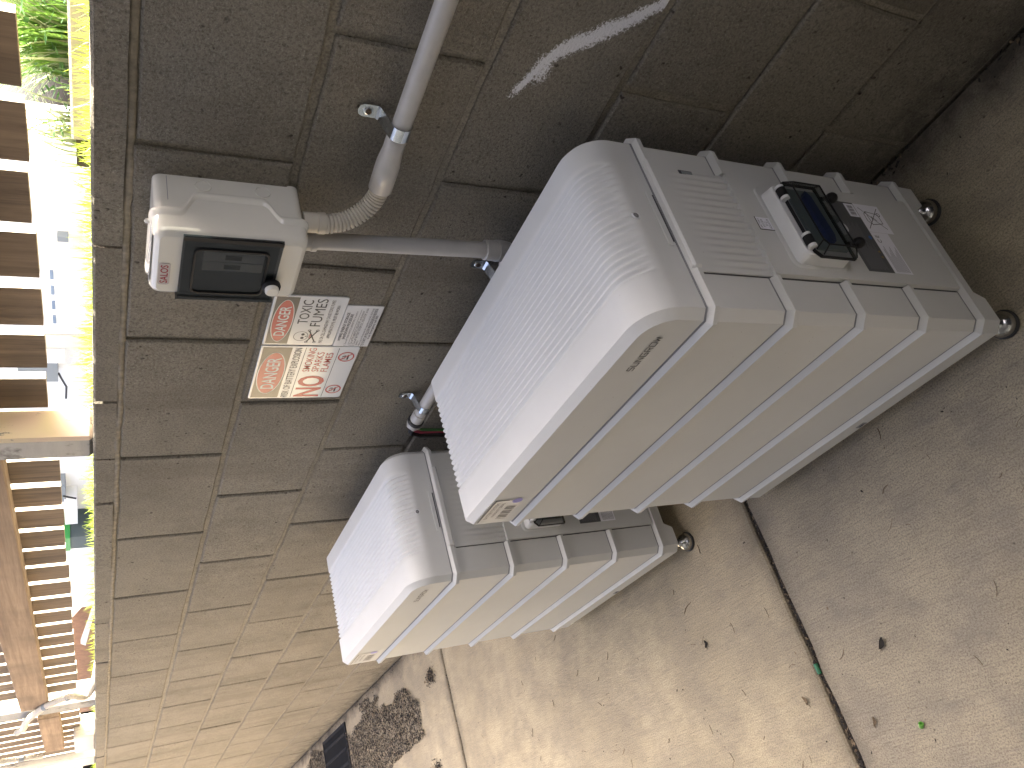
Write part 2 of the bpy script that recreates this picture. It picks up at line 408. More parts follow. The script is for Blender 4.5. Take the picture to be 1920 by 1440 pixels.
def rrect(x0, x1, z0, z1, r, n=5):
    o = []
    for (cx, cz, a0) in ((x1 - r, z0 + r, -90), (x1 - r, z1 - r, 0), (x0 + r, z1 - r, 90), (x0 + r, z0 + r, 180)):
        for i in range(n + 1):
            a = R(a0 + 90 * i / n); o.append((cx + r * math.cos(a), cz + r * math.sin(a)))
    return o

#================================================================== SETTING
# ground sheet under everything, concrete slabs with open joints between
struct(B().box(-60, 40, -60, 0.1, -0.3, -0.045).build('ground', 'soil'))
fl = struct(empty('floor'))
def slab(x0, x1, y0, y1, tint=(1, 1, 1)):
    # irregular arrises along the joints; top face is one sheet
    n = max(2, int((y1 - y0) / 0.05)); top = []; bot = []
    rnd = random.Random(int(x0 * 1000))
    ed = lambda: rnd.uniform(-0.0025, 0.0035) + (0.006 if rnd.random() < 0.05 else 0)
    L = [(x0 + ed(), y0 + (y1 - y0) * i / n) for i in range(n + 1)]
    Rr = [(x1 - ed(), y0 + (y1 - y0) * i / n) for i in range(n + 1)]
    loop = Rr + L[::-1]
    cxm = (x0 + x1) / 2
    b = B(); ins = [(x + (0.004 if x < cxm else -0.004), y) for x, y in loop]
    b.loft([[(x, y, -0.04) for x, y in loop], [(x, y, -0.004) for x, y in loop], [(x, y, 0) for x, y in ins]], True, False, True, 0, False)
    o = b.build('concrete_slab', 'concrete', fl); o.color = (*tint, 1)
    return o
slab(-0.6745, 6.0, -3.6, -0.002, (0.82, 0.84, 0.90)); slab(-2.549, -0.6865, -3.6, -0.002); slab(-5.2, -2.562, -3.6, -0.002); slab(-12.0, -5.212, -3.6, -0.002)  # first slab tinted dark and cool to deepen its shade

# block wall: mortar core with every block its own piece, courses of 200 x 400 mm
wall = tag(empty('block_wall'), 'long grey-brown concrete block wall with raked mortar joints behind both battery cabinets', 'wall')
B().box(-11, 3, 0.0060, 0.186, -0.04, 1.2045).build('mortar_core', 'mortar', wall)
def block_mesh(lx, lz, seed, nm='block'):
    rnd = random.Random(seed); hx, hz = lx / 2, lz / 2; per = []
    nx, nz = (7, 3) if lx > 0.25 else (4, 3)
    for i in range(nx): per.append((-hx + lx * i / nx, -hz))
    for i in range(nz): per.append((hx, -hz + lz * i / nz))
    for i in range(nx): per.append((hx - lx * i / nx, hz))
    for i in range(nz): per.append((-hx, hz - lz * i / nz))
    j = [(x + rnd.uniform(-.0016, .0014), z + rnd.uniform(-.0016, .0014)) for x, z in per]
    ins = [(x * (1 - .0034 / hx) + rnd.uniform(-.0006, .0006), z * (1 - .0034 / hz) + rnd.uniform(-.0006, .0006)) for x, z in j]
    b = B()
    b.loft([[(x, 0.15, z) for x, z in j], [(x, 0.0034, z) for x, z in j], [(x, 0.0, z) for x, z in ins]], True, False, True, 0, False)
    return b.mesh(nm, 'block')
full = [block_mesh(0.3895, 0.1890, 100 + k) for k in range(7)]
rnd = random.Random(3)
XP = -0.1918
for course in range(1, 7):
    zc = 1.2 - 0.2 * course + 0.1
    off = 0.2 if course % 2 == 0 else 0.0
    for mth in range(-24, 7):
        xc = XP + 0.4 * mth + off + 0.2
        o = link('block', full[rnd.randrange(7)], wall, (xc + rnd.uniform(-.0015, .0015), rnd.uniform(-.0014, .0012), zc + rnd.uniform(-.001, .001)))
        o.rotation_euler = (rnd.uniform(-.004, .004), 0, rnd.uniform(-.003, .003))
# bed of pale mortar squeezed out under the capping
b = B(); xs = [3 - 0.0125 * i for i in range(1121)]
prof = []
for xv in xs:
    k = noise.noise(Vector((xv * 23, 0, 2))) * 0.004 + 0.002; h = noise.noise(Vector((xv * 7, 4, 1))) * 0.003; h2 = noise.noise(Vector((xv * 31, 8, 1))) * 0.0025
    prof.append([(xv, 0.008, 1.1935 + h), (xv, -0.0006 + k, 1.1955 + h + h2), (xv, -0.0008 + k * .6, 1.2035 + h), (xv, 0.008, 1.2065 + h)])
b.loft(prof, False, False, False, 0, True).build('mortar_bed', 'mortar_pale', wall)
caps = [2.82, 2.42, 2.02, 1.62, 1.22, .82, .42, .02, -.379, -.781, -.991, -1.189, -1.58, -1.988, -2.385, -2.775, -3.16, -3.555, -3.96, -4.36, -4.76, -5.16, -5.56, -5.96, -6.36, -6.76, -7.16, -7.56, -7.96, -8.36, -8.76, -9.16, -9.56]
capm = {}
for i, (xa, xb) in enumerate(zip(caps, caps[1:])):
    L = round(xa - xb - 0.007, 3)
    if L not in capm:
        me = B(); rr = random.Random(int(L * 1000)); n = 8
        rings = []
        for k in range(n + 1):
            xx_ = -L / 2 + L * k / n; j = lambda s: rr.uniform(-s, s)
            rings.append([(xx_, 0.0 + j(.0009), -0.0185 + j(.0008)), (xx_, 0.195, -0.0185), (xx_, 0.195, 0.0185), (xx_, 0.004, 0.0185 + j(.0006)), (xx_, 0.0 + j(.0009), 0.0150)])
        me.loft(rings, True, True, True, 0, False); capm[L] = me.mesh('capping_block', 'block')
    link('capping_block', capm[L], wall, ((xa + xb) / 2, rnd.uniform(-.0035, .0005), 1.2228 + rnd.uniform(-.0008, .0006)))
B().box(-11, 3, 0.012, 0.18, 1.2045, 1.236).build('capping_mortar', 'mortar', wall)

# raised lawn behind the wall
struct(B().box(-90, 60, 0.197, 120, 0.6, 1.188).build('raised_ground', 'turf_soil'))
struct(B().box(-60, -1.9, 1.9, 60, 1.0, 1.2).build('paved_yard', 'paving_pale'))

# unseen house: deck inferred overhead, wall and eave placed and darkened to hold back light
hs = tag(empty('house'), 'unseen dark house parts placed to shade the near passage and bounce light', 'house')
B().box(0.20, 2.4, -5.0, 0.5, 2.6, 2.8).build('deck_soffit', 'deck_timber', hs)
B().box(-2.3, 2.4, -1.48, -1.28, 0.0, 2.75).build('wall', 'unseen_wall_dark', hs)  # out of view, set close and dark to cut light from this side
B().box(-0.85, 0.20, -1.28, -0.60, 2.35, 2.45).build('eave', 'deck_timber', hs)  # added overhang, shades the near floor and cabinet front
B().box(1.4, 1.55, -1.28, -0.02, 0.0, 1.25).build('added_shade_wall', 'unseen_wall_dark', hs)  # invented low wall out of view, blocks low light from the right
B().box(-11, -2.3, -3.3, -3.1, 0.0, 2.2).build('wall', 'bounce_sand', hs)  # added reflector wall out of view, throws warm sun into the passage

#================================================================== BATTERY CABINETS
XA, XB, YF, YB = -0.5985, -0.0075, -0.2985, -0.0075     # body, inside the ribs
RIBZ = [0.5136, 0.3852, 0.2568, 0.1284, 0.0]
def oct_path(x0, x1, y0, y1, c): return [(x1, y0 + c), (x1 - c, y0), (x0 + c, y0), (x0, y0 + c), (x0, y1 - c), (x0 + c, y1), (x1 - c, y1), (x1, y1 - c)]
def offs_path(c, d): return oct_path(XA - d, XB + d, YF - d, YB + d, c)
def rib_mesh(b, z, ring_closed):
    prof = [(-0.001, -0.0075), (0.0080, -0.0052), (0.0086, 0.0018), (-0.001, 0.0076)]
    paths = [offs_path(0.013 + 0.3 * d, d) for d, _ in prof]
    n = 8
    if ring_closed:
        rings = [[(*paths[k][i], z + prof[k][1]) for k in range(4)] for i in range(n)]
        rings.append(rings[0]); b.loft(rings, False, False, False, 0, False)
    else:
        rings = []
        st = [[(XB + prof[k][0], -0.2355, z + prof[k][1]) for k in range(4)]]
        en = [[(XB + prof[k][0], -0.0575, z + prof[k][1]) for k in range(4)]]
        rings = st + [[(*paths[k][i], z + prof[k][1]) for k in range(4)] for i in range(n)] + en
        b.loft(rings, False, True, True, 0, False)
    return b
def build_unit(label):
    u = tag(empty('battery_cabinet'), label, 'battery', 'battery cabinets standing along the wall')
    # ---- header cover with fluted top that wraps over the near end
    z0, zt, rf, rn = 0.517, 0.606, 0.016, 0.050
    pr = [(XA, z0), (XA, zt - rf)]
    for i in range(1, 6): a_ = R(180 - 90 * i / 5); pr.append((XA + rf + rf * math.cos(a_), zt - rf + rf * math.sin(a_)))
    for k in range(1, 5): pr.append((XA + rf + (XB - rn - XA - rf) * k / 5, zt))
    for i in range(0, 15): a_ = R(90 - 90 * i / 14); pr.append((XB - rn + rn * math.cos(a_), zt - rn + rn * math.sin(a_)))
    pr += [(XB, zt - rn - 0.012), (XB, z0)]
    def nrm(i):
        p0, p1 = pr[max(i - 1, 0)], pr[min(i + 1, len(pr) - 1)]
        dx, dz = p1[0] - p0[0], p1[1] - p0[1]; l = math.hypot(dx, dz); return (-dz / l, dx / l)
    fade = []
    for i, (px, pz) in enumerate(pr):
        if px < XB - rn + .001: fade.append(1.0 if pz > zt - rf * .9 else 0.0)
        else: t = max(0, min(1, (pz - (zt - 0.040)) / 0.018)); fade.append(t * t * (3 - 2 * t))
    cols = [(YF, 0.011), (YF + 0.0105, 0.0), (YF + 0.012, 0), (-0.242, 0)]
    NR = 17; y0_, y1_ = -0.2355, -0.0565
    for k in range(NR * 8 + 1): cols.append((y0_ + (y1_ - y0_) * k / (NR * 8), 0))
    cols += [(-0.050, 0), (YB - 0.012, 0), (YB - 0.0105, 0), (YB, 0.011)]
    rings = []
    for (yy, ins) in cols:
        rr_ = []
        wv = 0
        if y0_ <= yy <= y1_:
            ph = (yy - y0_) / (y1_ - y0_) * NR
            wv = -0.0046 * (0.5 - 0.5 * math.cos(2 * math.pi * ph)) ** 0.8
        for i, (px, pz) in enumerate(pr):
            nx_, nz_ = nrm(i); dd = wv * fade[i] - ins
            zz_ = pz + nz_ * dd
            if i in (0, len(pr) - 1): zz_ = pz
            rr_.append((px + nx_ * dd, yy, zz_))
        rings.append(rr_)
    b = B(); b.loft(rings, False, False, False, 0, True)
    for k in (0, 3 + 0): pass
    n = len(pr)
    b.add(rings[0], [list(range(n))]); b.add(rings[-1], [list(range(n - 1, -1, -1))])
    hd = b.build('header_cover', 'case_white', u)
    # crisp chamfer along the front
    for p in hd.data.polygons:
        ys = [hd.data.vertices[i].co.y for i in p.vertices]
        if max(ys) <= YF + 0.0121 or min(ys) >= YB - 0.0121: p.use_smooth = False
    rib_mesh(B(), RIBZ[0], True).build('rib', 'case_white', hd)
    B().prism([(x, y) for x, y in offs_path(0.012, 0.0012)], lambda x, y: (x, y, 0.5200), lambda x, y: (x, y, 0.5222)).build('shadow_gap', 'seam_grey', hd)
    GL = {'S': [(1, 1, .1, 1), (.1, 1, 0, .55), (0, .55, 1, .5), (1, .5, .95, 0), (.95, 0, 0, 0)], 'U': [(0, 1, 0, 0), (0, 0, 1, 0), (1, 0, 1, 1)], 'N': [(0, 0, 0, 1), (0, 1, 1, 0), (1, 0, 1, 1)],
          'G': [(1, 1, 0, 1), (0, 1, 0, 0), (0, 0, 1, 0), (1, 0, 1, .5), (1, .5, .5, .5)], 'R': [(0, 0, 0, 1), (0, 1, 1, 1), (1, 1, 1, .5), (1, .5, 0, .5), (.45, .5, 1, 0)], 'O': [(0, 0, 0, 1), (0, 1, 1, 1), (1, 1, 1, 0), (1, 0, 0, 0)],
          'W': [(0, 1, .12, 0), (.12, 0, .5, .7), (.5, .7, .88, 0), (.88, 0, 1, 1)]}
    lg = []
    for i, ch in enumerate('SUNGROW'):
        xo, wl_, zl, hl = -0.1235 + .0107 * i, .0074, .5595, .0088
        for (a0, b0, a1, b1) in GL[ch]:
            p0, p1 = Vector((xo + a0 * wl_, zl + b0 * hl)), Vector((xo + a1 * wl_, zl + b1 * hl)); dd = (p1 - p0).normalized() * .0005
            lg.append(bar(p0.x - dd.x, p0.y - dd.y, p1.x + dd.x, p1.y + dd.y, .0013))
    b = B()
    for k, poly in enumerate(lg): b.add([WALLF(x, z, 0.2990 + .00001 * k) for x, z in poly], [list(range(4))])
    b.build('logo', 'logo_grey', hd)
    # release lever and screw on the near end
    B().box(XB, XB + 0.0016, -0.194, -0.107, 0.5262, 0.5335).build('release_lever', 'case_white', hd)
    B().box(XB, XB + 0.0012, -0.188, -0.111, 0.5236, 0.5260).build('lever_slit', 'seam_dark', hd)
    B().lathe([(0.0058, 0), (0.0058, 0.0014), (0.0047, 0.0016), (0.0042, 0.0004)], (XB, -0.150, 0.5655), (1, 0, 0), 20, sharp=True).build('screw_recess', 'case_white_smooth', hd)
    B().lathe([(0.0038, 0), (0.0038, 0.0010), (0.0032, 0.0016), (0.0016, 0.0016), (0.0014, 0.0004)], (XB, -0.150, 0.5655), (1, 0, 0), 12, sharp=True).build('screw', 'seam_grey', hd)
    # serial sticker on the front, far end
    yo = 0.2991
    flat('sticker', [rect(-0.580, -0.494, 0.5395, 0.5905)], yo, 'sign_white_flat', hd)
    flat('sticker_print', [rect(-0.580, -0.494, 0.5885, 0.5905), rect(-0.496, -0.494, 0.566, 0.5905)] + [rect(-0.568 + .0055 * k, -0.568 + .0055 * k + (.003 if k % 3 else .0014), 0.544, 0.562) for k in range(10)], yo + .0003, 'ink', hd)
    text('sticker_text', 'BATTERY SYSTEM', -0.566, -0.505, 0.5785, 0.5845, yo + .0003, 'ink', hd)
    text('sticker_text', 'WARRANTY SERIAL', -0.560, -0.505, 0.5690, 0.5745, yo + .0003, 'ink', hd)
    flat('violet_dot', [disc(-0.498, 0.551, 0.0088, 0.0088)], yo + .0005, 'violet_dot', hd)
    # ---- four modules, each with its rib
    for k in range(4):
        za, zb = RIBZ[k + 1] + 0.0005, RIBZ[k] - 0.0005
        b = B(); pth = offs_path(0.012, 0)
        b.prism(pth, lambda x, y: (x, y, za), lambda x, y: (x, y, zb))
        mo = b.build('module', 'case_white', u)
        if k < 3: rib_mesh(B(), RIBZ[k + 1], False).build('rib', 'case_white', mo)
        B().prism(offs_path(0.012, 0.0006), lambda x, y: (x, y, za + 0.0066), lambda x, y: (x, y, za + 0.0084)).build('shadow_gap', 'seam_grey', mo)
    # ---- base: skirt with raised middle between the corner feet
    b = B()
    b.prism(offs_path(0.014, 0.003), lambda x, y: (x, y, -0.027), lambda x, y: (x, y, -0.003))
    for sg in (0, 1):
        def pl(yi, d):
            q = [(XA - d, yi), (XB + d, yi)]; ye = (YF - d) if sg == 0 else (YB + d); c2 = 0.014 if sg == 0 else -0.014
            return q + [(XB + d, ye + c2), (XB + d - 0.014, ye), (XA - d + 0.014, ye), (XA - d, ye + c2)]
        y_a, y_b = (-0.235, -0.246) if sg == 0 else (-0.067, -0.055)
        rg = [[(x, y, -0.0272) for x, y in pl(y_a, 0.0029)], [(x, y, -0.0475) for x, y in pl(y_b, 0.0029)], [(x, y, -0.0495) for x, y in pl(y_b, 0.0010)]]
        b.loft(rg, True, True, True, 0, False)
    ba = b.build('base', 'case_white', u)
    rib_mesh(B(), RIBZ[4], True).build('rib', 'case_white', ba)
    B().box(-0.302, -0.284, -0.3022, -0.3005, -0.044, -0.034).build('drain_slot', 'seam_grey', ba)
    B().box(-0.297, -0.289, -0.3028, -0.3022, -0.0405, -0.0375).build('drain_slot_hole', 'seam_dark', ba)
    for fx, fy in ((-0.023, -0.280), (-0.023, -0.048), (-0.560, -0.255), (-0.560, -0.060)):
        if True:
            ft = B().lathe([(0.0205, -0.0885), (0.0205, -0.083), (0.0185, -0.077), (0.012, -0.071), (0.0085, -0.069), (0.0085, -0.062), (0.0045, -0.062), (0.0045, -0.045)], (fx, fy, 0)).build('foot', 'steel', u)
            B().lathe([(0.0222, -0.0938), (0.0230, -0.0915), (0.0230, -0.0888), (0.0212, -0.0880)], (fx, fy, 0)).build('rubber_pad', 'rubber', ft)
    # ---- near end: fluted upper cover, flat lower cover
    ny, nz = 15 * 8, 16; g0, g1 = -0.234, -0.0585
    rings = []
    for i in range(ny + 1):
        yy = g0 + (g1 - g0) * i / ny; col = []
        ph = i / ny * 15
        edge = min(1, i / 10, (ny - i) / 10)
        for j in range(nz + 1):
            z_ = 0.5035 - (0.5035 - 0.384) * j / nz; t = max(0, (0.485 - z_) / 0.101)
            col.append((XB + 0.0030 - 0.0022 * edge * t + 0.0052 * edge * t * (0.5 - 0.5 * math.cos(2 * math.pi * ph)), yy, z_))
        rings.append(col)
    b = B(); b.loft(rings, False, False, False, 0, True)
    n0 = [[(XB, r[0][1], r[0][2]), r[0]] for r in rings]; n1 = [[r[-1], (XB, r[-1][1], r[-1][2])] for r in rings]
    b.loft(n0, False, False, False, 0, False); b.loft(n1, False, False, False, 0, False)
    b.add([(XB, g0, 0.5035), (XB + .003, g0, 0.5035), (XB + .003, g0, 0.387), (XB, g0, 0.387)], [[0, 1, 2, 3]]); b.add([(XB, g1, 0.5035), (XB + .003, g1, 0.5035), (XB + .003, g1, 0.387), (XB, g1, 0.387)], [[3, 2, 1, 0]])
    up_ = b.build('fluted_cover', 'case_white', u)
    B().box(XB + 0.001, XB + 0.0108, -0.2335, -0.0525, 0.5055, 0.5195, bev=0.003).build('cover_lip', 'case_white', up_)
    B().box(XB + 0.001, XB + 0.0034, -0.0655, -0.0585, 0.4385, 0.4615).build('latch_slot', 'seam_dark', up_)
    B().box(XB + 0.001, XB + 0.0040, -0.0650, -0.0600, 0.4395, 0.4570).build('latch', 'unit_grey', up_)
    lo = B().box(XB, XB + 0.0084, -0.2335, -0.0595, 0.0095, 0.3850).build('lower_cover', 'case_white', u)
    b = B()
    for (ya, yb) in ((-0.2356, -0.2335), (-0.0595, -0.0574)): b.box(XB, XB + 0.0009, ya, yb, 0.0105, 0.500)
    b.build('cover_gap', 'seam_dark', lo)
    X0 = XB + 0.0084
    # shallow raised pad, isolator housing on it
    pad = rrect(-0.221, -0.077, 0.240, 0.345, 0.012, 4)
    B().loft([[(X0, y, z) for y, z in pad], [(X0 + 0.0016, (y + .149) * .97 - .149, (z - .2925) * .96 + .2925) for y, z in pad]], True, False, True, 0, False).build('raised_pad', 'case_white', lo)
    X1 = X0 + 0.0016
    hp = rrect(-0.2165, -0.0895, 0.2465, 0.3375, 0.010, 4)
    iso = B().loft([[(X1, y, z) for y, z in hp], [(X1 + 0.017, (y + .153) * .97 - .153, (z - .292) * .96 + .292) for y, z in hp], [(X1 + 0.0185, (y + .153) * .95 - .153, (z - .292) * .94 + .292) for y, z in hp]], True, False, True, 0, False).build('isolator_housing', 'case_white_smooth', u)
    XL = X1 + 0.0187
    B().box(XL, XL + 0.004, -0.206, -0.100, 0.259, 0.315).build('switch_plate', 'switch_plate', iso)
    b = B(); b.prism([(-0.198, 0.285), (-0.186, 0.280), (-0.118, 0.283), (-0.108, 0.289), (-0.118, 0.296), (-0.170, 0.299), (-0.194, 0.294)], lambda y, z: (XL + .004, y, z), lambda y, z: (XL + 0.0115, y, z)).build('switch_bar', 'switch_blue', iso)
    lp = [(-0.219, 0.2535), (-0.0905, 0.2535), (-0.0905, 0.3165), (-0.099, 0.3245), (-0.2105, 0.3245), (-0.219, 0.3165)]
    li = [((y + .155) * .86 - .155, (z - .288) * .80 + .288) for y, z in lp]
    lid = B().loft([[(XL + .0005, y, z) for y, z in lp], [(XL + .006, y, z) for y, z in lp], [(XL + .0165, y, z) for y, z in li]], True, False, True, 0, False).build('isolator_lid', 'smoked_lid', u)
    b = B()
    lo_ = [((y + .155) * 1.015 - .155, (z - .288) * 1.02 + .288) for y, z in lp]
    b.loft([[(XL + .0002, y, z) for y, z in lo_], [(XL + .0048, y, z) for y, z in lo_], [(XL + .0048, y, z) for y, z in lp], [(XL + .0002, y, z) for y, z in lp]], True, False, False, 0, False).build('lid_rim', 'black_plastic', lid)
    b = B()
    for a0, a1 in zip(lp, lp[1:] + lp[:1]):
        i0, i1 = li[lp.index(a0)], li[lp.index(a1)]
        b.tube([(XL + .006, *a0), (XL + .0167, *i0)], 0.0010, 6); b.tube([(XL + .0167, *i0), (XL + .0167, *i1)], 0.0011, 6)
    b.build('lid_edges', 'black_plastic', lid)
    for hy in (-0.196, -0.112):
        h = B().tube([(XL + .005, hy - .007, 0.328), (XL + .005, hy + .007, 0.328)], 0.0066, 16).build('hinge', 'black_plastic', iso)
        for s_ in (-1, 1): B().tube([(XL + .005, hy + s_ * .0072, 0.328), (XL + .005, hy + s_ * .0115, 0.328)], 0.0060, 16).build('hinge_knuckle', 'case_white_smooth', h)
    for ky in (-0.195, -0.113):
        k = B().lathe([(0.003, 0), (0.003, .010), (0.0066, .0115), (0.0080, .016), (0.0078, .019), (0.0062, .0222), (0.0030, .0238), (0.0004, .0241)], (XL + .006, ky, 0.2545), (0.25, 0, -1), 16).build('knob', 'black_plastic', lid)
    B().box(X0, X0 + .006, -0.172, -0.118, 0.2020, 0.2270, bev=0.002).build('dial_plate', 'unit_grey', lo)
    B().prism([(-0.146 + .0105 * math.cos(R(a_)), 0.2165 + .0105 * math.sin(R(a_))) for a_ in range(180, 361, 15)], lambda y, z: (X0 + .006, y, z), lambda y, z: (X0 + .010, y, z)).build('dial', 'case_white_smooth', lo)
    # labels on the lower cover
    e = X0 + 0.0004
    flat('notice_sticker', [rect(-0.157, -0.136, 0.3455, 0.3705)], e, 'label_white', lo, ENDF)
    flat('notice_print', [rect(-0.157, -0.1355, 0.3705, 0.3722), rect(-0.1588, -0.157, 0.3455, 0.3722)], e + .0002, 'ink', lo, ENDF)
    for i, s_ in enumerate(('BATTERY', 'SYSTEM', 'D.C.', 'ISOLATOR')):
        w_ = (0.0165, 0.014, 0.008, 0.0175)[i]
        text('notice_text', s_, -0.1465 - w_ / 2, -0.1465 + w_ / 2, 0.3650 - .0056 * i, 0.3688 - .0056 * i, e + .0002, 'ink', lo, ENDF)
    flat('rating_label', [rect(-0.216, -0.081, 0.1445, 0.1995)], e, 'label_dark', lo, ENDF)
    flat('rating_print', [rect(-0.212 + .001 * (k % 3), -0.160 - .003 * ((k * 7) % 5), 0.1545 + .0024 * k, 0.1553 + .0024 * k) for k in range(16)]
         + [rect(-0.155, -0.122 - .004 * (k % 3), 0.163 + .003 * k, 0.1637 + .003 * k) for k in range(11)], e + .0002, 'seam_grey', lo, ENDF)
    flat('rating_mark', [disc(-0.150, 0.1515, .0035, n=12)], e + .0002, 'label_blue', lo, ENDF)
    flat('rating_mark', [[(-.180, .149), (-.174, .149), (-.177, .1545)]], e + .0002, 'label_gold', lo, ENDF)
    flat('rating_mark', [[(-.190, .149), (-.184, .149), (-.187, .1545)]], e + .0002, 'label_gold', lo, ENDF)
    flat('barcode_label', [rect(-0.110, -0.084, 0.1455, 0.166)], e + .0002, 'label_white', lo, ENDF)
    flat('barcode', [rect(-0.107 + .0021 * k, -0.107 + .0021 * k + (.0012 if k % 3 else .0006), 0.150, 0.1615) for k in range(10)], e + .0004, 'ink', lo, ENDF)
    flat('bin_label', [rect(-0.1375, -0.0815, 0.0890, 0.1440)], e, 'label_white', lo, ENDF)
    cy, cz = -0.109, 0.1165; q = 0.0011
    flat('bin_symbol', [bar(cy - .013, cz + .009, cy - .009, cz - .016, q), bar(cy + .013, cz + .009, cy + .009, cz - .016, q), bar(cy - .009, cz - .016, cy + .009, cz - .016, q),
        bar(cy - .014, cz + .009, cy + .014, cz + .009, q), bar(cy - .012, cz + .010, cy - .006, cz + .016, q), bar(cy - .006, cz + .016, cy + .008, cz + .015, q), bar(cy + .008, cz + .015, cy + .013, cz + .009, q),
        bar(cy - .022, cz + .022, cy + .022, cz - .022, q), bar(cy + .020, cz + .021, cy - .020, cz - .019, q), bar(cy - .004, cz + .002, cy + .004, cz + .002, q), bar(cy + .004, cz + .002, cy - .004, cz - .006, q)]
        + ring(cy + .009, cz - .017, .004, .004, q, 14), e + .0002, 'ink', lo, ENDF)
    flat('text_label', [rect(-0.216, -0.1380, 0.1045, 0.1440)], e, 'label_white', lo, ENDF)
    text('ce_mark', 'C E', -0.158, -0.144, 0.1300, 0.1380, e + .0002, 'ink', lo, ENDF)
    flat('text_print', [rect(-0.213, -0.165 - .006 * ((k * 5) % 4), 0.1085 + .0031 * k, 0.1094 + .0031 * k) for k in range(10)], e + .0002, 'ink_grey', lo, ENDF)
    return u
WR = -0.00826
u1 = build_unit('white battery cabinet nearest the camera, with a black-hinged isolator window on its end')
u1.location = (-0.0006, -0.0750, 0.0939); u1.rotation_euler = (0, 0, WR)
u2 = copy_tree(u1)
c_, s_ = math.cos(WR), math.sin(WR); lx, ly = -0.8712, 0.0045 - 0.07496
u2.location = (c_ * lx - s_ * ly, s_ * lx + c_ * ly, 0.0939); u2.rotation_euler = (0, 0, WR)
u2['label'] = 'white battery cabinet standing farther along the wall, partly hidden behind the nearer one'

#================================================================== WALL BOX
bx = empty('switch_enclosure', (-0.294, 0, 1.083), 0, 'beige plastic switch enclosure with smoked hinged window on the block wall', 'enclosure')
hx, hz = 0.0605, 0.094
Dp = 0.100
# body: rounded rectangle extruded from the wall to the seam; lid from seam to front, seam dips towards the wall mid-height
def seam(z):
    t = (abs(z) - 0.040) / 0.022; t = max(0, min(1, t)); return 0.036 + (0.066 - 0.036) * t * t * (3 - 2 * t)
def rr_ring(sx, sz, r, fy, n=5, nzs=40):
    o = []
    base = [(sx, -sz + r + (2 * sz - 2 * r) * i / nzs) for i in range(nzs + 1)]
    arc = lambda cx, cz, a0: [(cx + r * math.cos(R(a0 + 90 * i / n)), cz + r * math.sin(R(a0 + 90 * i / n))) for i in range(1, n)]
    pts = base + arc(sx - r, sz - r, 0) + [(sx - r, sz), (-sx + r, sz)] + arc(-sx + r, sz - r, 90) + [(-x, -z) for x, z in base] + arc(-sx + r, -sz + r, 180) + [(-sx + r, -sz), (sx - r, -sz)] + arc(sx - r, -sz + r, 270)
    return [(x, -fy(z), z) for x, z in pts]
B().loft([rr_ring(hx - .001, hz - .003, 0.010, lambda z: -0.001), rr_ring(hx - .0015, hz - .003, 0.010, lambda z: seam(z) - 0.004)], True, False, True, 0, True).build('body', 'box_grey', bx)
b = B()
b.loft([rr_ring(hx + .0022, hz + .0022, 0.012, lambda z: seam(z) - 0.0055), rr_ring(hx + .0030, hz + .0030, 0.012, lambda z: seam(z) - 0.0035), rr_ring(hx + .0030, hz + .0030, 0.012, lambda z: seam(z) + 0.001), rr_ring(hx + .0012, hz + .0012, 0.012, lambda z: seam(z) + 0.0035),
        rr_ring(hx, hz, 0.012, lambda z: seam(z) + 0.0060)], True, True, False, 0, True)
b.build('seam_rim', 'box_grey', bx)
b = B(); b.loft([rr_ring(hx, hz, 0.012, lambda z: seam(z) + 0.0035), rr_ring(hx - .0005, hz - .0005, 0.012, lambda z: Dp - 0.010), rr_ring(hx - .0030, hz - .0030, 0.012, lambda z: Dp - 0.0035), rr_ring(hx - .0085, hz - .0085, 0.008, lambda z: Dp)], True, False, True, 0, True)
b.build('lid', 'box_grey', bx)
# knockouts on the near side, moulding line, top lug
for kz in (0.032, -0.042): 
    k = B(); k.lathe([(0.0102, -.001), (0.0100, 0.0010), (0.0090, 0.0010), (0.0087, -.0003)], (hx - .001, -0.0155, kz), (1, 0, 0), 28, sharp=True).build('knockout', 'box_grey', bx)
B().box(hx - .0012, hx - .0008, -0.045, -0.004, 0.0745, 0.0752).build('mould_line', 'seam_grey', bx)
B().lathe([(0.003, 0), (0.003, 0.004), (0.001, 0.0055)], (hx - .02, -0.066, hz + .002), (0, 0, 1), 12).build('lug', 'box_grey', bx)
B().box(-0.040, 0.045, -0.094, -0.074, hz - .0004, hz + .0006).build('top_window', 'box_top_clear', bx)
# smoked window band across the lid
wz0, wz1 = -0.060, 0.060
b = B()
pw = [(hx + .0012, Dp - 0.030), (hx + .0012, Dp - 0.007), (hx - .004, Dp + 0.0012), (-hx + .004, Dp + .0012), (-hx - .0012, Dp - 0.007), (-hx - .0012, Dp - .030)]
b.loft([[(x, -y, wz0) for x, y in pw], [(x, -y, wz1) for x, y in pw]], False, False, False, 0, False)
B().box(-hx + .002, hx - .002, -(Dp - .0002), -(Dp - .0006), wz0 + .002, wz1 - .002)
win = B()
win.prism([(hx - .0005, wz0), (hx - .0005, wz1), (hx - .010, wz1 + 0), (-hx + .010, wz1), (-hx + .0005, wz1), (-hx + .0005, wz0)], lambda x, z: (x, -(Dp + .0010), z), lambda x, z: (x, -(Dp + .0042), z))
wn = win.build('window', 'smoked_window', bx)
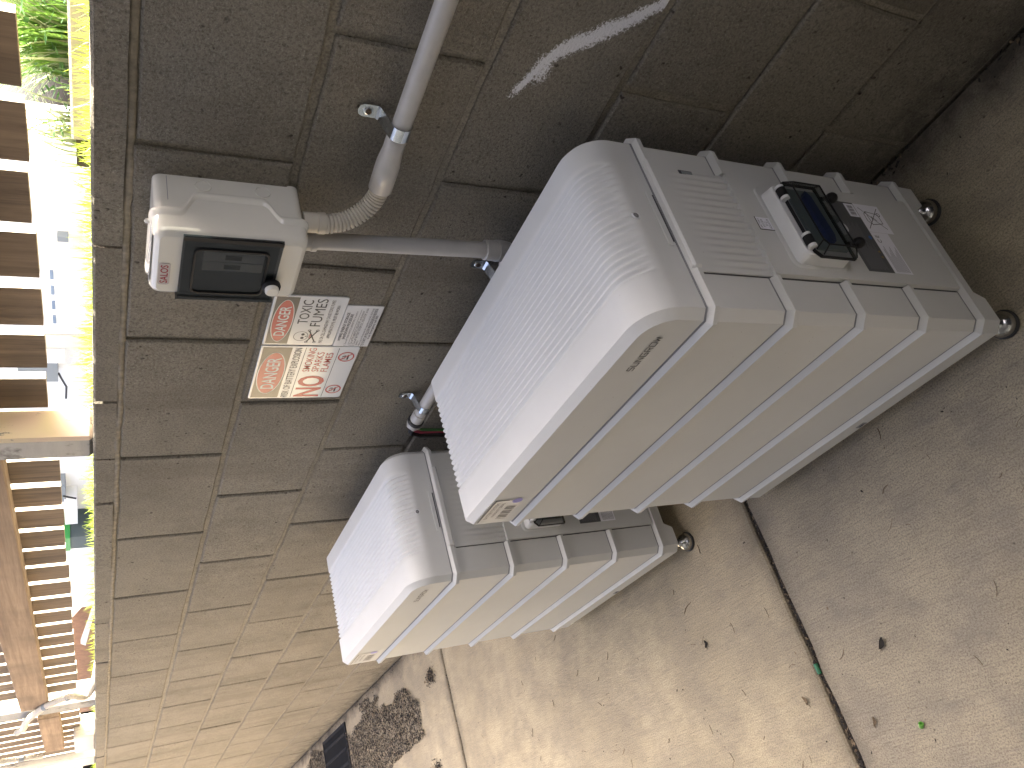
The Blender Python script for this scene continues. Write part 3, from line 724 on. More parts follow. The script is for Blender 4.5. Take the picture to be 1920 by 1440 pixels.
# recess behind the window with two breakers
B().box(-hx + .004, hx - .004, -(Dp + .0006), -(Dp + .0001), wz0 + .003, wz1 - .003).build('recess', 'sign_black', bx)
for k, kx in enumerate((0.006, 0.024)):
    br = B().box(kx - .0085, kx + .0085, -(Dp + .0030), -(Dp + .0007), -0.040, 0.034).build('breaker', 'unit_grey', bx)
    B().box(kx - .004, kx + .004, -(Dp + .0036), -(Dp + .0030), -0.012, 0.008).build('toggle', 'black_plastic', br)
ro = rrect(-0.046, 0.040, -0.046, 0.046, 0.009, 5); ri = rrect(-0.0435, 0.0375, -0.0435, 0.0435, 0.0075, 5)
b = B(); b.loft([[(x, -(Dp + .0042), z) for x, z in ro], [(x, -(Dp + .0066), z) for x, z in ro], [(x, -(Dp + .0066), z) for x, z in ri], [(x, -(Dp + .0042), z) for x, z in ri]], True, False, False, 0, False).build('window_frame', 'black_plastic', wn)
B().box(hx - .0075, hx - .0012, -(Dp + .0056), -(Dp + .0042), wz0, wz1).build('hinge_edge', 'black_plastic', wn)
B().box(-hx + .0005, -hx + .006, -(Dp + .0060), -(Dp - .020), wz0 - .002, wz1 + .002).build('side_return', 'smoked_window', wn)
B().lathe([(0.0120, 0), (0.0125, 0.004), (0.0112, 0.0075), (0.0100, 0.0078)], (-0.024, -(Dp + .0040), wz0 + .004), (0, -1, 0), 28).build('latch_collar', 'black_plastic', wn)
B().lathe([(0.0092, 0.004), (0.0092, 0.0125), (0.0075, 0.0140)], (-0.024, -(Dp + .0040), wz0 + .004), (0, -1, 0), 24).build('latch_knob', 'box_grey', wn)
# maker's badge
lb = rrect(-0.0375, 0.0035, 0.0705, 0.0845, 0.004, 4)
B().loft([[(x, -(Dp - .0004), z) for x, z in lb], [(x, -(Dp + .0008), z) for x, z in lb]], True, False, True, 0, False).build('badge', 'brand_ground', bx)
text('badge_text', 'SALOS', -0.0340, 0.0005, 0.0730, 0.0822, Dp + .0011, 'brand_red', bx, bold=0.012)

#================================================================== CONDUITS
PR = 0.0125
def corrugated(pts, r, pitch, name, mat, parent, amp=0.0016):
    pts = [Vector(p) for p in pts]; dense = []
    # Catmull-Rom resample
    for i in range(len(pts) - 1):
        p0, p1, p2, p3 = pts[max(i - 1, 0)], pts[i], pts[i + 1], pts[min(i + 2, len(pts) - 1)]
        for k in range(40):
            t = k / 40
            dense.append(0.5 * ((2 * p1) + (p2 - p0) * t + (2 * p0 - 5 * p1 + 4 * p2 - p3) * t * t + (3 * p1 - p0 - 3 * p2 + p3) * t ** 3))
    dense.append(pts[-1])
    L = [0]
    for a_, b_ in zip(dense, dense[1:]): L.append(L[-1] + (b_ - a_).length)
    n = int(L[-1] / pitch * 10); out = []; rs = []; j = 0
    for k in range(n + 1):
        s = L[-1] * k / n
        while j < len(L) - 2 and L[j + 1] < s: j += 1
        t = (s - L[j]) / max(1e-9, L[j + 1] - L[j]); out.append(dense[j].lerp(dense[j + 1], min(1, t)))
        ph = (s / pitch) % 1; rs.append(r - amp * (max(0.0, math.sin(math.pi * min(ph, 0.42) / 0.42)) ** 0.6))
    return B().tube(out, rs, 16).build(name, mat, parent)
cd = empty('conduit', (0.3, -0.03, 0.8965), 0, 'grey plastic conduit running right from below the enclosure, with ribbed hose bend', 'conduit')
o = Vector(cd.location)
L_ = lambda *p: tuple(Vector(p) - o)
B().tube([L_(1.6, -.03, .8985), L_(.5, -.03, .8975), L_(-0.100, -.03, .8960)], PR, 24).build('pipe', 'pvc_grey', cd)
B().tube([L_(-0.090, -.03, .8962), L_(-0.0905, -.03, .8962), L_(-0.124, -.03, .8960), L_(-0.145, -.0305, .8958), L_(-0.148, -.031, .8957), L_(-0.190, -.032, .8950), L_(-0.1905, -.032, .8950)], [.0115, .0136, .0136, .0158, .0162, .0162, .0120], 24).build('adaptor', 'pvc_grey', cd)
corrugated([L_(-0.186, -.032, .8952), L_(-0.206, -.034, .8975), L_(-0.226, -.039, .909), L_(-0.2420, -.046, .931), L_(-0.2480, -.050, .9560), L_(-0.2480, -.050, .966)], 0.0135, 0.0054, 'ribbed_hose', 'hose_grey', cd, 0.0034)
b = B().lathe([(0.0148, 0), (0.0148, 0.010), (0.0140, 0.011), (0.0136, 0.030)], L_(-0.2480, -.050, .9610), (0, 0, 1), 20, sharp=True).build('gland', 'hose_grey', cd)
# second run: down from the box, elbow, along the wall behind the near cabinet to a gland by the far one
cv = empty('conduit', (-0.288, -0.040, 0.8), 0, 'grey plastic conduit dropping from the enclosure and turning left behind the near cabinet', 'conduit')
o2 = Vector(cv.location); M_ = lambda *p: tuple(Vector(p) - o2)
B().tube([M_(-0.288, -.046, .992), M_(-0.285, -.040, .69)], PR, 24).build('pipe', 'pvc_grey', cv)
B().lathe([(0.0150, 0), (0.0150, .007), (0.0142, .008), (0.0142, .030)], M_(-0.288, -.046, .9640), (0, 0, 1), 20, sharp=True).build('gland', 'pvc_grey', cv)
arc = [M_(-0.285 - .046 * (1 - math.cos(R(t))), -.040 + .010 * t / 90, .682 - .046 * math.sin(R(t))) for t in range(0, 91, 9)]
B().tube(arc, [.0172] * 11, 24).build('elbow', 'pvc_grey', cv)
B().lathe([(0.0150, 0), (0.0160, .001), (0.0160, .023), (0.0146, .024)], M_(-0.285, -.040, .678), (0, 0, 1), 24, sharp=True).build('coupling', 'pvc_grey', cv)
B().tube([M_(-0.325, -.03, .636), M_(-0.815, -.03, .640)], PR, 24).build('pipe', 'pvc_grey', cv)
B().lathe([(0.0136, 0), (0.0140, .001), (0.0140, .028), (0.0130, .030)], M_(-0.796, -.03, .640), (-1, 0, 0), 24, sharp=True).build('gland', 'pvc_grey', cv)
B().lathe([(0.0150, 0), (0.0170, .002), (0.0170, .009), (0.0150, .011)], M_(-0.822, -.03, .640), (-1, 0, 0), 20, sharp=True).build('gland_ring', 'rubber', cv)
B().lathe([(0.0165, 0), (0.0165, .012), (0.0120, .016)], M_(-0.833, -.03, .640), (-1, 0, 0), 6, sharp=True).build('gland_nut', 'pvc_grey', cv)
for k, (mt, dy, dz) in enumerate((('cable_black', -.006, .004), ('cable_red', .000, -.004), ('cable_green', .006, -.002), ('cable_black', -.002, .007))):
    b = B().tube([(-0.840, -.03 + dy, .640 + dz), (-0.870, -.030 + dy * 1.4, .634 + dz), (-0.884, -.028 + dy * 1.4, .610 + dz), (-0.893, -.026 + dy * 1.2, .54), (-0.898, -.026 + dy * 1.2, .42)], .0034, 10).build('cable', mt, cv, tuple(-o2))
# half saddles
def saddle(x, z, pipe_y, label, tilt=0.0, rad=None):
    r0 = (rad or PR) + .0002; r1 = r0 + .0014; wd = .0095
    s_ = empty('pipe_saddle', (x, 0, z), 0, label, 'pipe clip', 'zinc half saddles holding the conduits')
    b = B(); pts = []
    for a_ in range(-100, 91, 10): pts.append((-pipe_y + 0, a_))
    inn = [(-(-pipe_y) - r0 * math.cos(R(a_)), r0 * math.sin(R(a_))) for a_ in range(-95, 76, 9)]
    inn = [(pipe_y - r0 * math.cos(R(a_)), r0 * math.sin(R(a_))) for a_ in range(-100, 53, 8)]
    out = [(pipe_y - r1 * math.cos(R(a_)), r1 * math.sin(R(a_))) for a_ in range(-100, 53, 8)]
    inn += [(-.0055, .0205), (-.0016, .0240)]; out += [(-.0068, .0218), (-.0034, .0246)]
    ri = [[(sx, y, zz_) for (y, zz_) in inn + out[::-1]] for sx in (-wd, wd)]
    b.loft(ri, True, True, True, 0, False); b.build('strap', 'zinc', s_)
    tabp = [(-wd, .0232), (wd, .0232), (wd, .0420), (wd * .7, .0475), (0, .0495), (-wd * .7, .0475), (-wd, .0420)]
    tb = B().prism([(x_, z_) for x_, z_ in tabp], lambda x_, z_: (x_, -.0016, z_), lambda x_, z_: (x_, -.0032, z_)).build('tab', 'zinc', s_)
    B().lathe([(.0066, 0), (.0058, .0010), (.0040, .0012)], (0, -.0032, .0360), (0, -1, 0), 20).build('washer_dimple', 'zinc', tb)
    sc = B().lathe([(.0040, .0008), (.0038, .0022), (.0026, .0032), (.0010, .0022)], (0, -.0034, .0360), (0, -1, 0), 14).build('screw', 'screw_brown', tb)
    s_.rotation_euler = (0, tilt, 0)
    return s_
saddle(-0.0900, .8965, -.030, 'zinc pipe clip on the conduit running right of the enclosure', 0.0, .0136)
saddle(-0.3600, .6365, -.030, 'zinc pipe clip beside the elbow, just showing above the near cabinet')
saddle(-0.7700, .6395, -.030, 'zinc pipe clip next to the conduit end above the far cabinet')

#================================================================== SIGNS
def sign(name, x0, x1, z0, z1, r, label, mat='sign_white', tz=0):
    s_ = empty(name, ((x0 + x1) / 2, -.0005, (z0 + z1) / 2), 0, label, 'sign')
    W, H = (x1 - x0) / 2, (z1 - z0) / 2
    p = rrect(-W, W, -H, H, r, 4)
    B().loft([[(x, .0005, z) for x, z in p], [(x, -.0016, z) for x, z in p], [(x * (1 - .0008 / W), -.0020, z * (1 - .0008 / H)) for x, z in p]], True, True, True, 0, False).build('panel', mat, s_)
    s_.rotation_euler = (0, tz, 0)
    return s_, W, H
T = .0023
s1, W, H = sign('warning_sign', -0.7725, -0.6020, 0.8120, 0.9860, .005, 'square danger sign reading NO smoking sparks flames, left of the toxic fumes sign')
flat('band', [rect(-W + .004, W - .004, .0335, H - .004)], T, 'sign_black', s1)
flat('oval_outline', ring(0, .0585, .067, .0235, .0016, 40), T + .0004, 'sign_white_flat', s1)
flat('oval', [disc(0, .0585, .0655, .022, 40)], T + .0002, 'sign_red', s1)
text('word', 'DANGER', -.050, .050, .0465, .0705, T + .0005, 'sign_white_flat', s1, bold=.012)
text('word', 'RISK OF BATTERY EXPLOSION', -W + .005, W - .005, .0155, .0285, T, 'ink', s1)
flat('rule', [rect(-W + .004, W - .004, .0093, .0103), rect(-W + .004, W - .004, -.0500, -.0490)], T, 'ink', s1)
text('word', 'NO', -W + .005, -.008, -.0440, .0050, T, 'sign_red', s1, bold=.025)
for i, s_ in enumerate(('SMOKING', 'SPARKS', 'FLAMES')): text('word', s_, .006, W - .005 - (.000, .012, .014)[i], -.0095 - .0165 * i, .0035 - .0165 * i, T, 'sign_red', s1, bold=.004)
for cx in (-.0545, .0545):
    flat('prohibition_ring', ring(cx, -.0675, .0150, .0150, .0026, 28) + [bar(cx - .0095, -.058, cx + .0095, -.077, .0024)], T + .0002, 'sign_red', s1)
    flat('pictogram', [bar(cx - .009, -.071, cx + .006, -.071, .0032), bar(cx + .001, -.067, cx + .001, -.060, .0024), bar(cx + .004, -.067, cx + .006, -.061, .0012), bar(cx - .006, -.066, cx - .003, -.060, .0012)], T, 'ink', s1)
s2, W, H = sign('warning_sign', -0.5985, -0.4630, 0.8650, 0.9860, .004, 'toxic fumes danger sign with skull, partly tucked under the enclosure')
flat('band', [rect(-W + .004, W - .004, .0195, H - .004)], T, 'sign_black', s2)
flat('oval_outline', ring(0, .0380, .057, .0170, .0014, 40), T + .0004, 'sign_white_flat', s2)
flat('oval', [disc(0, .0380, .0557, .0157, 40)], T + .0002, 'sign_red', s2)
text('word', 'DANGER', -.040, .040, .0290, .0470, T + .0005, 'sign_white_flat', s2, bold=.012)
text('word', 'TOXIC', -.006, .058, -.0040, .0130, T, 'ink', s2, bold=.006)
text('word', 'FUMES', -.012, .062, -.0270, -.0090, T, 'ink', s2)
text('word', 'FIRE OR CELL DAMAGE MAY CAUSE TOXIC FUMES', -.060, .060, -.0395, -.0335, T, 'ink', s2)
text('word', 'APPROPRIATE P.P.E. MUST BE WORN', -.046, .046, -.0505, -.0445, T, 'ink', s2)
kx, kz = -.041, -.0020
sk = ring(kx, kz + .002, .0135, .0125, .0010, 30) + [disc(kx - .005, kz - .001, .0034, .003, 12), disc(kx + .005, kz - .001, .0034, .003, 12), [(kx, kz - .004), (kx - .002, kz - .008), (kx + .002, kz - .008)]]
for s_ in (-1, 1):
    sk += [bar(kx - s_ * .016, kz - .010, kx + s_ * .016, kz - .024, .0024)]
    for e_ in (-1, 1): sk += ring(kx + s_ * e_ * .0165, kz - .017 + e_ * .007 * -1, .0030, .0030, .0012, 10)
flat('skull_pictogram', sk, T, 'ink', s2)
flat('jaw_pictogram', [rect(kx - .0052 + .0030 * k, kx - .0052 + .0030 * k + .0020, kz - .0150, kz - .0115) for k in range(4)], T + .0003, 'brand_red', s2)
s3, W, H = sign('instruction_sign', -0.6005, -0.4835, 0.8000, 0.8640, .001, 'small shutdown procedure plate printed in black text, below the toxic fumes sign', 'sign_white_flat')
rows = [('HYBRID ENERGY STORAGE', -.040, .040, 1), ('SHUTDOWN PROCEDURE', -.036, .036, 1), ('1. Turn off "MAIN SWITCH (INVERTER)" located at', -.0555, .044, 0), ('2. Turn off "PV ARRAY D.C. ISOLATOR" on the inverter', -.0555, .046, 0), ('3. Turn off "BATTERY SYSTEM D.C. ISOLATOR" on the', -.0555, .053, 0), ('battery', -.053, -.040, 0),
        ('Allow up to 10 minutes for capacitors to fully discharge', -.0555, .053, 0), ('TO START UP FOLLOW PROCEDURE IN REVERSE', -.0555, .053, 1), ('In an Emergency call 000', -.034, .034, 1)]
zr_ = [.0245, .0175, .0108, .0010, -.0045, -.0098, -.0150, -.0212, -.0275]
for (s_, xa, xb, bo), zz_ in zip(rows, zr_): text('print', s_, xa, xb, zz_ - .0018, zz_ + .0026 + .0008 * bo, T, 'ink', s3, bold=.012 * bo)
flat('rule', [rect(-.052, .050, .0052, .0057)], T, 'ink', s3)

#================================================================== FENCE
fe = tag(empty('batten_fence', (0, 0.1, 1.24)), 'weathered brown batten fence with white painted edges above the wall', 'fence')
def batten(wd):
    return B().box(-wd / 2, wd / 2, 0, 0.0155, 0, 0.66, 0, side=1).mesh('batten', ['batten_wood', 'batten_edge'])
bm = [batten(w_) for w_ in (.0985, .1000, .0965)]
bx_ = [(-.0675 - .0985 / 2 + .1215 * k) for k in range(7, 0, -1)] + [-.1645, -.2855, -.4025, -.5245, -.650, -.774, -.906]
rnd = random.Random(5)
for i, xb in enumerate(bx_): 
    o = link('batten', bm[i % 3], fe, (xb, rnd.uniform(-.001, .002), 1.315 - 1.24 + rnd.uniform(-.003, .002)))
xb = -1.085 - 0.02
k = 0
while xb > -3.04:
    o = link('batten', bm[k % 3], fe, (xb, rnd.uniform(-.001, .002), 1.303 - 1.24 + rnd.uniform(-.004, .003))); xb -= 0.1185; k += 1
xb = -3.33
while xb > -5.5:
    link('batten', bm[k % 3], fe, (xb, rnd.uniform(-.001, .002), 1.300 - 1.24 + rnd.uniform(-.004, .003))); xb -= 0.1185; k += 1
B().box(-3.09, -1.04, -0.042, -0.001, 1.398 - 1.24, 1.490 - 1.24, bev=.003).build('rail', 'rail_wood', fe)
B().box(-0.955, 0.9, -0.042, -0.001, 1.41 - 1.24, 1.50 - 1.24, bev=.003).build('rail', 'rail_wood', fe)
B().box(-3.93, -3.27, -0.042, -0.001, 1.368 - 1.24, 1.445 - 1.24, bev=.003).build('rail', 'rail_wood', fe)
p1 = B()
def post_box(x0, x1, y0, y1, z0, z1):
    b = B(); b.box(x0, x1, y0, y1, z0, z1, 0, bev=.006); 
    return b
b = post_box(-.038, .038, 0, .07, 0, 0.78)
o = b.build('fence_post', ['galvanised', 'flaking_paint'], None, (-0.998, 0.03, 1.2415))
for p in o.data.polygons:
    if p.normal.x > 0.5: p.material_index = 1
tag(o, 'square steel fence post with flaking cream paint, standing on the wall above the danger signs', 'post')
p2 = empty('fence_post', (-3.17, 0.10, 1.2415), 0, 'galvanised channel fence post with a ribbed hose wound past it', 'post')
B().box(-.035, .03, -.025, .055, 0, 0.78).build('web', 'old_paint_wood', p2)
B().box(-.060, .045, -.033, -.025, 0, 0.78).build('flange', 'galvanised', p2)
B().box(-.052, -.0355, -.024, .055, 0, 0.78).build('rear_flange', 'galvanised', p2)
o = B().box(-.10, .10, 0, .09, 0, 0.78, bev=.005).build('fence_post', 'old_paint_wood', None, (-4.35, .06, 1.2415))
tag(o, 'pale peeling timber post at the far end of the fence', 'post')
o = B().box(-.17, .17, 0, .10, 0, .085, bev=.006).build('timber_block', 'old_paint_wood', None, (-3.87, .05, 1.2415))
tag(o, 'white painted timber block lying on the wall top at the far fence post', 'timber block')
hw = empty('ribbed_hose', (-3.1, .06, 1.3), 0, 'pale ribbed hose clipped across the far galvanised fence post', 'hose')
oh = Vector(hw.location); H_ = lambda x, z, y=.05: tuple(Vector((x, y, z)) - oh)
corrugated([H_(-3.38, 1.520), H_(-3.317, 1.493), H_(-3.20, 1.478, .045), H_(-3.116, 1.450, .045), H_(-3.036, 1.408), H_(-2.97, 1.355), H_(-2.95, 1.315), H_(-2.99, 1.274), H_(-2.95, 1.245, .08), H_(-2.86, 1.23, .14)], .0125, .0085, 'hose', 'hose_grey', hw, .002)
for (x_, z_) in ((-3.036, 1.408), (-2.955, 1.33)): B().lathe([(.0142, -.007), (.0142, .007)], H_(x_, z_), (-.5, 0, .6), 16, sharp=True).build('clip', 'unit_grey', hw)
hw2 = empty('ribbed_hose', (-3.8, .05, 1.5), 0, 'pale ribbed hose hanging beside the last fence rail', 'hose')
oh = Vector(hw2.location)
corrugated([H_(-3.74, 1.70, .03), H_(-3.78, 1.609, .03), H_(-3.80, 1.53, .03), H_(-3.83, 1.45, .03)], .0125, .0085, 'hose', 'hose_grey', hw2, .002)
B().lathe([(.0145, -.010), (.0145, .010)], H_(-3.80, 1.53, .03), (0, 0, 1), 16, sharp=True).build('clip', 'unit_grey', hw2)

#================================================================== BEYOND THE FENCE
gr = B(); rnd = random.Random(11)
def blade(b, x, y, z, h, lean, az, wd, seg=3, mi=0):
    dx, dy = math.cos(az), math.sin(az); px, py = -dy, dx; L = []; Rr = []
    for i in range(seg + 1):
        t = i / seg; w_ = wd * (1 - t ** 1.6) + .0002; o_ = lean * t * t
        cx, cy, cz = x + dx * o_, y + dy * o_, z + h * (t - .25 * (lean / max(h, .01)) * t ** 3 * .5)
        L.append((cx - px * w_, cy - py * w_, cz)); Rr.append((cx + px * w_, cy + py * w_, cz))
    vs = L + Rr; n = seg + 1
    b.add(vs, [[i, n + i, n + i + 1, i + 1] for i in range(seg)], mi, True)
for k in range(9000):
    x = rnd.uniform(-8, 0.6) if k % 3 else rnd.uniform(-2.5, 0.5); y = .205 + abs(rnd.gauss(0, .22))
    if y > 1.55 or (x < -1.9 and rnd.random() < .72 + .9 * noise.noise(Vector((x * 3, 7, 0)))): continue
    tall = 0.62 + 0.5 * noise.noise(Vector((x * 4, y * 4, 0)))
    blade(gr, x, y, 1.186, rnd.uniform(.045, .088) * (tall + .35), rnd.uniform(.0, .05), rnd.uniform(0, 6.28), rnd.uniform(.0018, .0042))
stuff(gr.build('lawn_grass', 'grass_blade'), 'bright yellow-green grass growing along the top of the wall'); 
bpy.data.objects['lawn_grass']['category'] = 'grass'
o = B().box(-1.62, 3.5, 1.58, 1.70, 1.15, 1.298, bev=.008).build('garden_kerb', 'kerb_stone'); tag(o, 'low tan garden kerb in front of the strappy plants', 'kerb')
struct(B().box(-1.85, 3.5, 1.70, 3.2, 1.15, 1.285).build('garden_bed', 'soil'))
rnd = random.Random(21)
for k, (px, py, sz_, lab) in enumerate(((-.62, 2.0, .40, 'strappy green clump at the right frame edge behind the kerb'), (-1.0, 1.86, .36, 'strappy green clump between two others behind the kerb'), (-1.16, 2.25, .46, 'taller strappy clump at the back of the garden bed'), (-1.42, 1.90, .40, 'strappy green clump above the kerb, left of the middle of the bed'), (-1.66, 2.12, .34, 'leftmost strappy clump at the bed end by the white building'), (-.30, 2.2, .40, 'strappy clump mostly out of frame at the right'), (-1.78, 1.80, .22, 'thin pale grassy tuft at the left end of the kerb'))):
    e_ = empty('strappy_plant', (px, py, 1.285), 0, lab, 'plant', 'strappy plants in the garden bed')
    b = B(); nb = 330 if k < 6 else 60
    for q in range(nb): blade(b, rnd.gauss(0, .05), rnd.gauss(0, .05), 0, sz_ * rnd.uniform(.5, 1.05), rnd.uniform(.08, .34), rnd.uniform(0, 6.28), rnd.uniform(.0025, .0055), 5, 1 if rnd.random() < (.22 if k < 6 else .85) else 0)
    b.build('leaves', ['strap_leaf', 'pale_strap_leaf'], e_)
b = B()
for q in range(420):
    x, y, z = rnd.uniform(-1.75, .2), rnd.uniform(1.72, 2.0), 1.29 + abs(rnd.gauss(0, .07)); a_ = rnd.uniform(0, 6.28); l = rnd.uniform(.012, .026)
    u_ = Vector((math.cos(a_), math.sin(a_), rnd.uniform(-.4, .4))) * l; v_ = u_.cross(Vector((rnd.uniform(-.5, .5), rnd.uniform(-.5, .5), 1))).normalized() * l * .45; p = Vector((x, y, z))
    b.add([p - u_, p + v_, p + u_, p - v_], [[0, 1, 2, 3]])
stuff(b.build('ground_cover', 'broad_leaf'), 'small round-leaved ground cover among the strappy plants')

nb = empty('neighbour_house', (-7, 5.0, 1.2), 0, 'white rendered neighbouring house glimpsed under the fence battens', 'house')
ob = Vector(nb.location)
def part(name, mat, x0, x1, y0, y1, z0, z1, par=nb): return B().box(x0 - ob.x, x1 - ob.x, y0 - ob.y, y1 - ob.y, z0 - ob.z, z1 - ob.z).build(name, mat, par)
part('wall', 'render_white', -12.4, -4.6, 5.0, 5.3, 1.2, 4.4)
part('plinth', 'render_cream', -5.75, -4.5, 4.6, 5.0, 1.2, 1.30)
part('corner_pilaster', 'render_cream', -6.05, -5.76, 4.93, 5.0, 1.2, 4.4)
o = part('wall_light', 'unit_grey', -5.80, -5.73, 4.86, 4.93, 1.42, 1.51)
part('garage_door', 'render_white', -7.35, -6.32, 4.94, 5.0, 1.2, 3.2)
for k in range(4): part('window_pane', 'window_blue', -6.42 - .24 * k, -6.30 - .24 * k, 4.92, 4.94, 1.562, 1.592)
part('door_frame', 'render_cream', -7.58, -7.36, 4.92, 5.0, 1.2, 3.4)
part('meter_box', 'unit_grey', -8.10, -7.70, 4.82, 5.0, 1.575, 1.95)
part('white_unit', 'render_white', -7.70, -7.60, 4.8, 5.0, 1.50, 1.95)
b = B().tube([(-8.02 - ob.x, -.12, .37), (-8.15 - ob.x, -.12, .34), (-8.30 - ob.x, -.12, .30), (-8.55 - ob.x, -.12, .31)], .012, 8).build('cable', 'cable_black', nb)
part('meter_box', 'unit_grey', -11.2, -10.7, 4.8, 5.0, 1.575, 1.95)
part('white_unit', 'render_white', -11.75, -11.1, 4.7, 5.0, 1.44, 1.60)
b = B().tube([(-10.9 - ob.x, -.25, .40), (-10.95 - ob.x, -.25, .33), (-11.0 - ob.x, -.25, .25)], .014, 8).build('cable', 'cable_black', nb)
bn = empty('wheelie_bin', (-12.1, 4.8, 1.2), 0, 'green-lidded bin beside the neighbouring house', 'bin')
b = B().box(-.22, .22, -.25, .25, 0, .34).build('bin_body', 'dark_shed', bn); B().box(-.24, .24, -.27, .27, .342, .42).build('bin_lid', 'bin_green', bn)
bn = empty('storage_crate', (-11.85, 5.4, 1.2), 0, 'orange-brown crate behind the green-lidded bin', 'crate')
B().box(-.3, .3, -.2, .2, 0, .48).build('crate_body', 'brick_orange', bn); B().box(-.32, .32, -.22, .22, .482, .50).build('crate_rim', 'brick_orange', bn)
sh = empty('garden_shed', (-14.5, 5.0, 1.2), 0, 'pale shed with sloping eave, left of the bins', 'shed')
ob = Vector(sh.location)
part('wall', 'render_white', -16.2, -12.75, 5.0, 6.5, 1.2, 2.0, sh)
part('wall_panel', 'render_cream', -16.1, -13.6, 4.93, 5.0, 1.2, 1.9, sh)
B().prism([(-16.4 - ob.x, .40), (-15.2 - ob.x, .02), (-15.05 - ob.x, .02), (-16.3 - ob.x, .47)], lambda x, z: (x, -.14, z), lambda x, z: (x, -.075, z)).build('eave_board', 'render_cream', sh)
hb = empty('brick_house', (-19, 6, 1.2), 0, 'orange-brown brick house with white downpipe, far left under the fence', 'house')
ob = Vector(hb.location)
part('wall', 'brick_orange', -30, -16.6, 6.2, 9, 1.2, 4, hb)
part('downpipe', 'render_white', -17.05, -16.85, 6.05, 6.2, 1.2, 4, hb)
part('window', 'window_blue', -18.4, -17.6, 6.12, 6.2, 1.3, 2.3, hb)
part('window_frame', 'render_white', -18.5, -17.5, 6.14, 6.19, 1.25, 2.35, hb)
B().prism([(-20.8 - ob.x, .22), (-18.2 - ob.x, .0), (-17.8 - ob.x, .0), (-20.6 - ob.x, .32)], lambda x, z: (x, -.4, z), lambda x, z: (x, -.3, z)).build('stair_string', 'render_cream', hb)

#================================================================== FLOOR DETAILS
# drainage pit by the wall
dp = empty('drain_pit', (-4.45, -.17, 0), 0, 'dark rectangular drain grate in the floor at the far end of the wall', 'drain')
B().box(-.27, .27, -.125, .115, .002, .006).build('pit_cover', 'pit_dark', dp)
b = B()
for (x0, x1, y0, y1) in ((-.285, .285, -.14, -.125), (-.285, .285, .115, .13), (-.285, -.27, -.125, .115), (.27, .285, -.125, .115)): b.box(x0, x1, y0, y1, .001, .009)
b.build('pit_frame', 'pit_steel', dp)
for k in range(3): B().box(-.26, .26, -.085 + .075 * k, -.070 + .075 * k, .006, .010).build('pit_bar', 'pit_steel', dp)
# leaf litter
rnd = random.Random(31); b = B()
def flake(b, x, y, z, l, asp, mi, tilt=.6):
    a_ = rnd.uniform(0, 6.28); u_ = Vector((math.cos(a_), math.sin(a_), rnd.uniform(-tilt, tilt) * .5)) * l
    v_ = Vector((-math.sin(a_), math.cos(a_), rnd.uniform(-tilt, tilt))) * l * asp; p = Vector((x, y, z)); h = Vector((0, 0, l * rnd.uniform(.05, .25)))
    b.add([p - u_, p - u_ * .2 + v_ + h, p + u_, p - u_ * .2 - v_ + h], [[0, 1, 2], [0, 2, 3]], mi)
def inpile(x, y):
    n1 = noise.noise(Vector((x * 3.1, y * 6, 0))) * .10 + noise.noise(Vector((x * 9, y * 16, 3))) * .05
    top = -0.055 if x < -3.35 else -0.055 - (x + 3.35) * .40
    lo = -.385 + (x + 3.35) * .02
    return x < -2.93 + n1 * 1.4 and y < top - .02 + n1 and y > lo - .5 * abs(min(0, x + 3.9)) * .2 + n1 * .3 and not (-4.75 < x < -4.15 and y > -.31)
cnt = 0
while cnt < 26000:
    x, y = rnd.uniform(-5.4, -2.85), rnd.uniform(-.56, -.03)
    if not inpile(x, y): continue
    q = rnd.random(); flake(b, x, y, rnd.uniform(.001, .014), rnd.uniform(.0022, .0072), rnd.uniform(.25, .6), 0 if q < .86 else (1 if q < .985 else 2)); cnt += 1
for (cx, cy, n_, s_) in ((-2.72, -.17, 190, .025), (-2.86, -.52, 220, .035), (-3.0, -.56, 200, .04)):
    for k in range(n_): flake(b, rnd.gauss(cx, s_), rnd.gauss(cy, s_ * .6), rnd.uniform(.001, .008), rnd.uniform(.003, .008), .5, 0 if rnd.random() < .85 else 1)
for k in range(2600):      # line of grit along the foot of the wall
    x = rnd.uniform(-5.5, .6); dens = .5 + noise.noise(Vector((x * 5, 0, 9)))
    if rnd.random() > dens: continue
    flake(b, x, -abs(rnd.gauss(.004, .014)), rnd.uniform(.0005, .004), rnd.uniform(.0015, .006), .45, 0 if rnd.random() < .75 else 1)
for jx in (-.680, -2.555):  # dirt in the slab joints
    for k in range(2200):
        y = rnd.uniform(-1.3, -.01)
        flake(b, jx + rnd.gauss(0, .0035), y, -.010 + rnd.uniform(-.004, .006), rnd.uniform(.002, .006), .5, 0 if rnd.random() < .85 else 1)
stuff(b.build('leaf_litter', ['leaf_brown', 'leaf_tan', 'pebble']), 'dark drift of dry leaf litter and grit along the wall foot and joints')
b = B()
for jx in (-.680, -2.555, -5.206): b.box(jx - .012, jx + .012, -3.6, -.005, -.039, -.013)
stuff(b.build('joint_dirt', 'soil'))
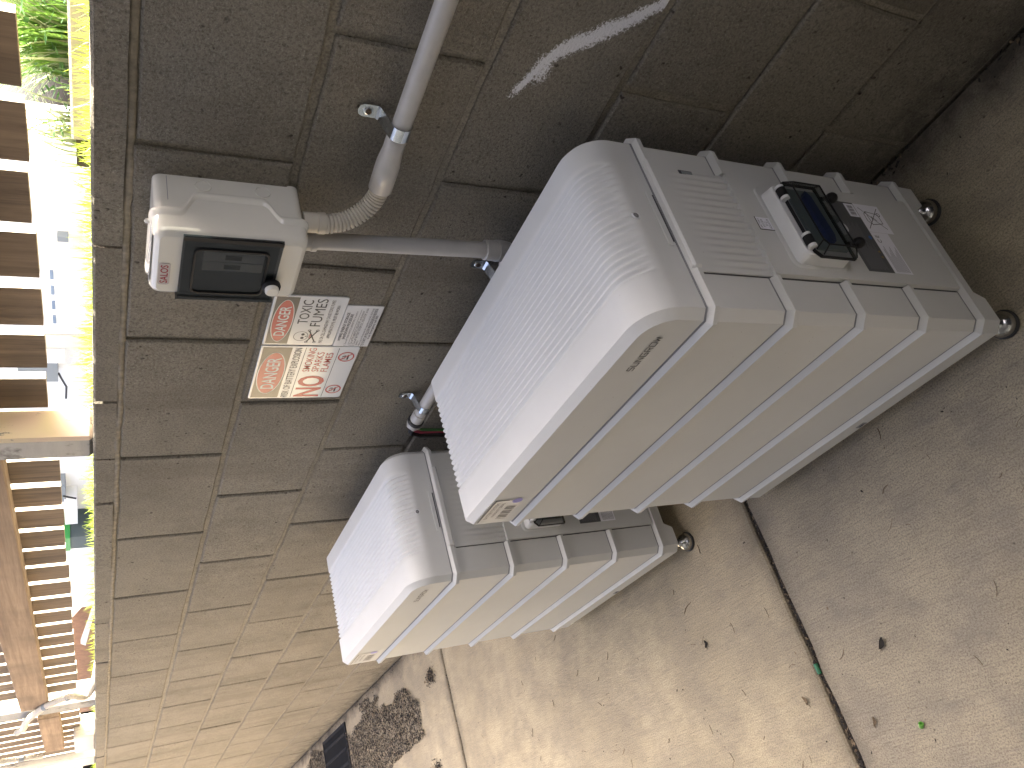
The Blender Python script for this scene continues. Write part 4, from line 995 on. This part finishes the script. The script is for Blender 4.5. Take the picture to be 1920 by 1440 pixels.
# scattered specks, seeds and twigs
b = B()
for k in range(900):
    x = rnd.uniform(-3.2, .35); y = rnd.uniform(-1.0, -.01)
    if rnd.random() > .45 + .9 * noise.noise(Vector((x * 2.5, y * 2.5, 4))): continue
    l = min(.0065, abs(rnd.gauss(.0012, .0011)) + .0006); flake(b, x, y, .0010, l, rnd.uniform(.3, .7), 0 if rnd.random() < .8 else 1, .3)
for k in range(70):
    x, y = rnd.uniform(-2.4, .2), rnd.uniform(-.95, -.32); a_ = rnd.uniform(0, 3.14); l = rnd.uniform(.006, .022)
    p = [(x + math.cos(a_ + t * .5) * l * t * 1.2, y + math.sin(a_ + t * .5) * l * t * 1.2, .0012 + .0012 * math.sin(3 * t)) for t in (0, .33, .66, 1)]
    b.tube(p, rnd.uniform(.0003, .0007), 4, 2)
stuff(b.build('floor_debris', ['leaf_brown', 'leaf_tan', 'twig_brown']), 'scattered specks, seeds and tiny twigs on the concrete floor')
def curl(name, mat, x, y, ln, wd, az, label, cat='leaf'):
    o_ = empty(name, (x, y, 0), az, label, cat); bb = B(); rg = []
    for i in range(9):
        t = i / 8; w_ = wd * math.sin(math.pi * (0.06 + .9 * t)); z_ = .0012 + .004 * (t - .5) ** 2 * 4
        rg.append([((t - .5) * ln, -w_, z_ + .003), ((t - .5) * ln, 0, z_), ((t - .5) * ln, w_, z_ + .0035)])
    bb.loft(rg, False, False, False, 0, True).build('blade', mat, o_)
    B().tube([(-ln * .5, 0, .004), (-ln * .62, .001, .003), (-ln * .75, .003, .001)], .0006, 5).build('stalk', 'twig_brown', o_)
curl('dry_leaf', 'leaf_brown', -.508, -.701, .022, .0055, .9, 'curled dark leaf on the slab between the joint and the camera')
curl('dry_leaf', 'leaf_brown', -.965, -.565, .016, .0040, 1.3, 'small dark oval leaf on the slab in front of the far cabinet')
curl('dry_leaf', 'leaf_tan', -.055, -.18, .012, .0045, .4, 'tiny tan leaf on the shaded floor near the cabinet foot')
curl('dry_leaf', 'leaf_tan', -.740, -.745, .018, .0040, 1.9, 'folded tan leaf beside the slab joint, left of the green tube')
curl('dry_leaf', 'leaf_tan', -.600, -.815, .016, .0035, 1.2, 'curled tan leaf between the joint and the bright green chip')
o = B().lathe([(.0042, -.010), (.0046, -.0095), (.0046, .0095), (.0042, .010)], (0, 0, 0), (0, 1, .05), 14, sharp=True).build('plastic_tube', 'green_bit_dark', None, (-.6795, -.700, .0008))
tag(o, 'short dark green plastic tube lying in the slab joint', 'plastic bit')
b = B(); b.lathe([(.0042, 0), (.0042, .008), (.0028, .008), (.0028, .002)], (0, 0, 0), (.6, .5, .4), 12, sharp=True)
o = b.build('plastic_chip', 'green_bit', None, (-.511, -.843, .0032)); tag(o, 'bright green plastic chip alone on the concrete', 'plastic bit')
def twig(x, y, az, ln, label):
    o_ = B().tube([((t - .5) * ln, .12 * ln * math.sin(3 * t + az), .0014) for t in (0, .2, .4, .6, .8, 1)], [.0004, .0008, .0009, .0008, .0007, .0004], 6).build('twig', 'twig_brown', None, (x, y, 0))
    o_.rotation_euler = (0, 0, az); tag(o_, label, 'twig')
twig(-.985, -.475, .5, .042, 'curved twig on the floor in front of the far cabinet')
twig(-.83, -.865, 1.2, .05, 'thin forked twig near the lower frame edge, far side of the joint')
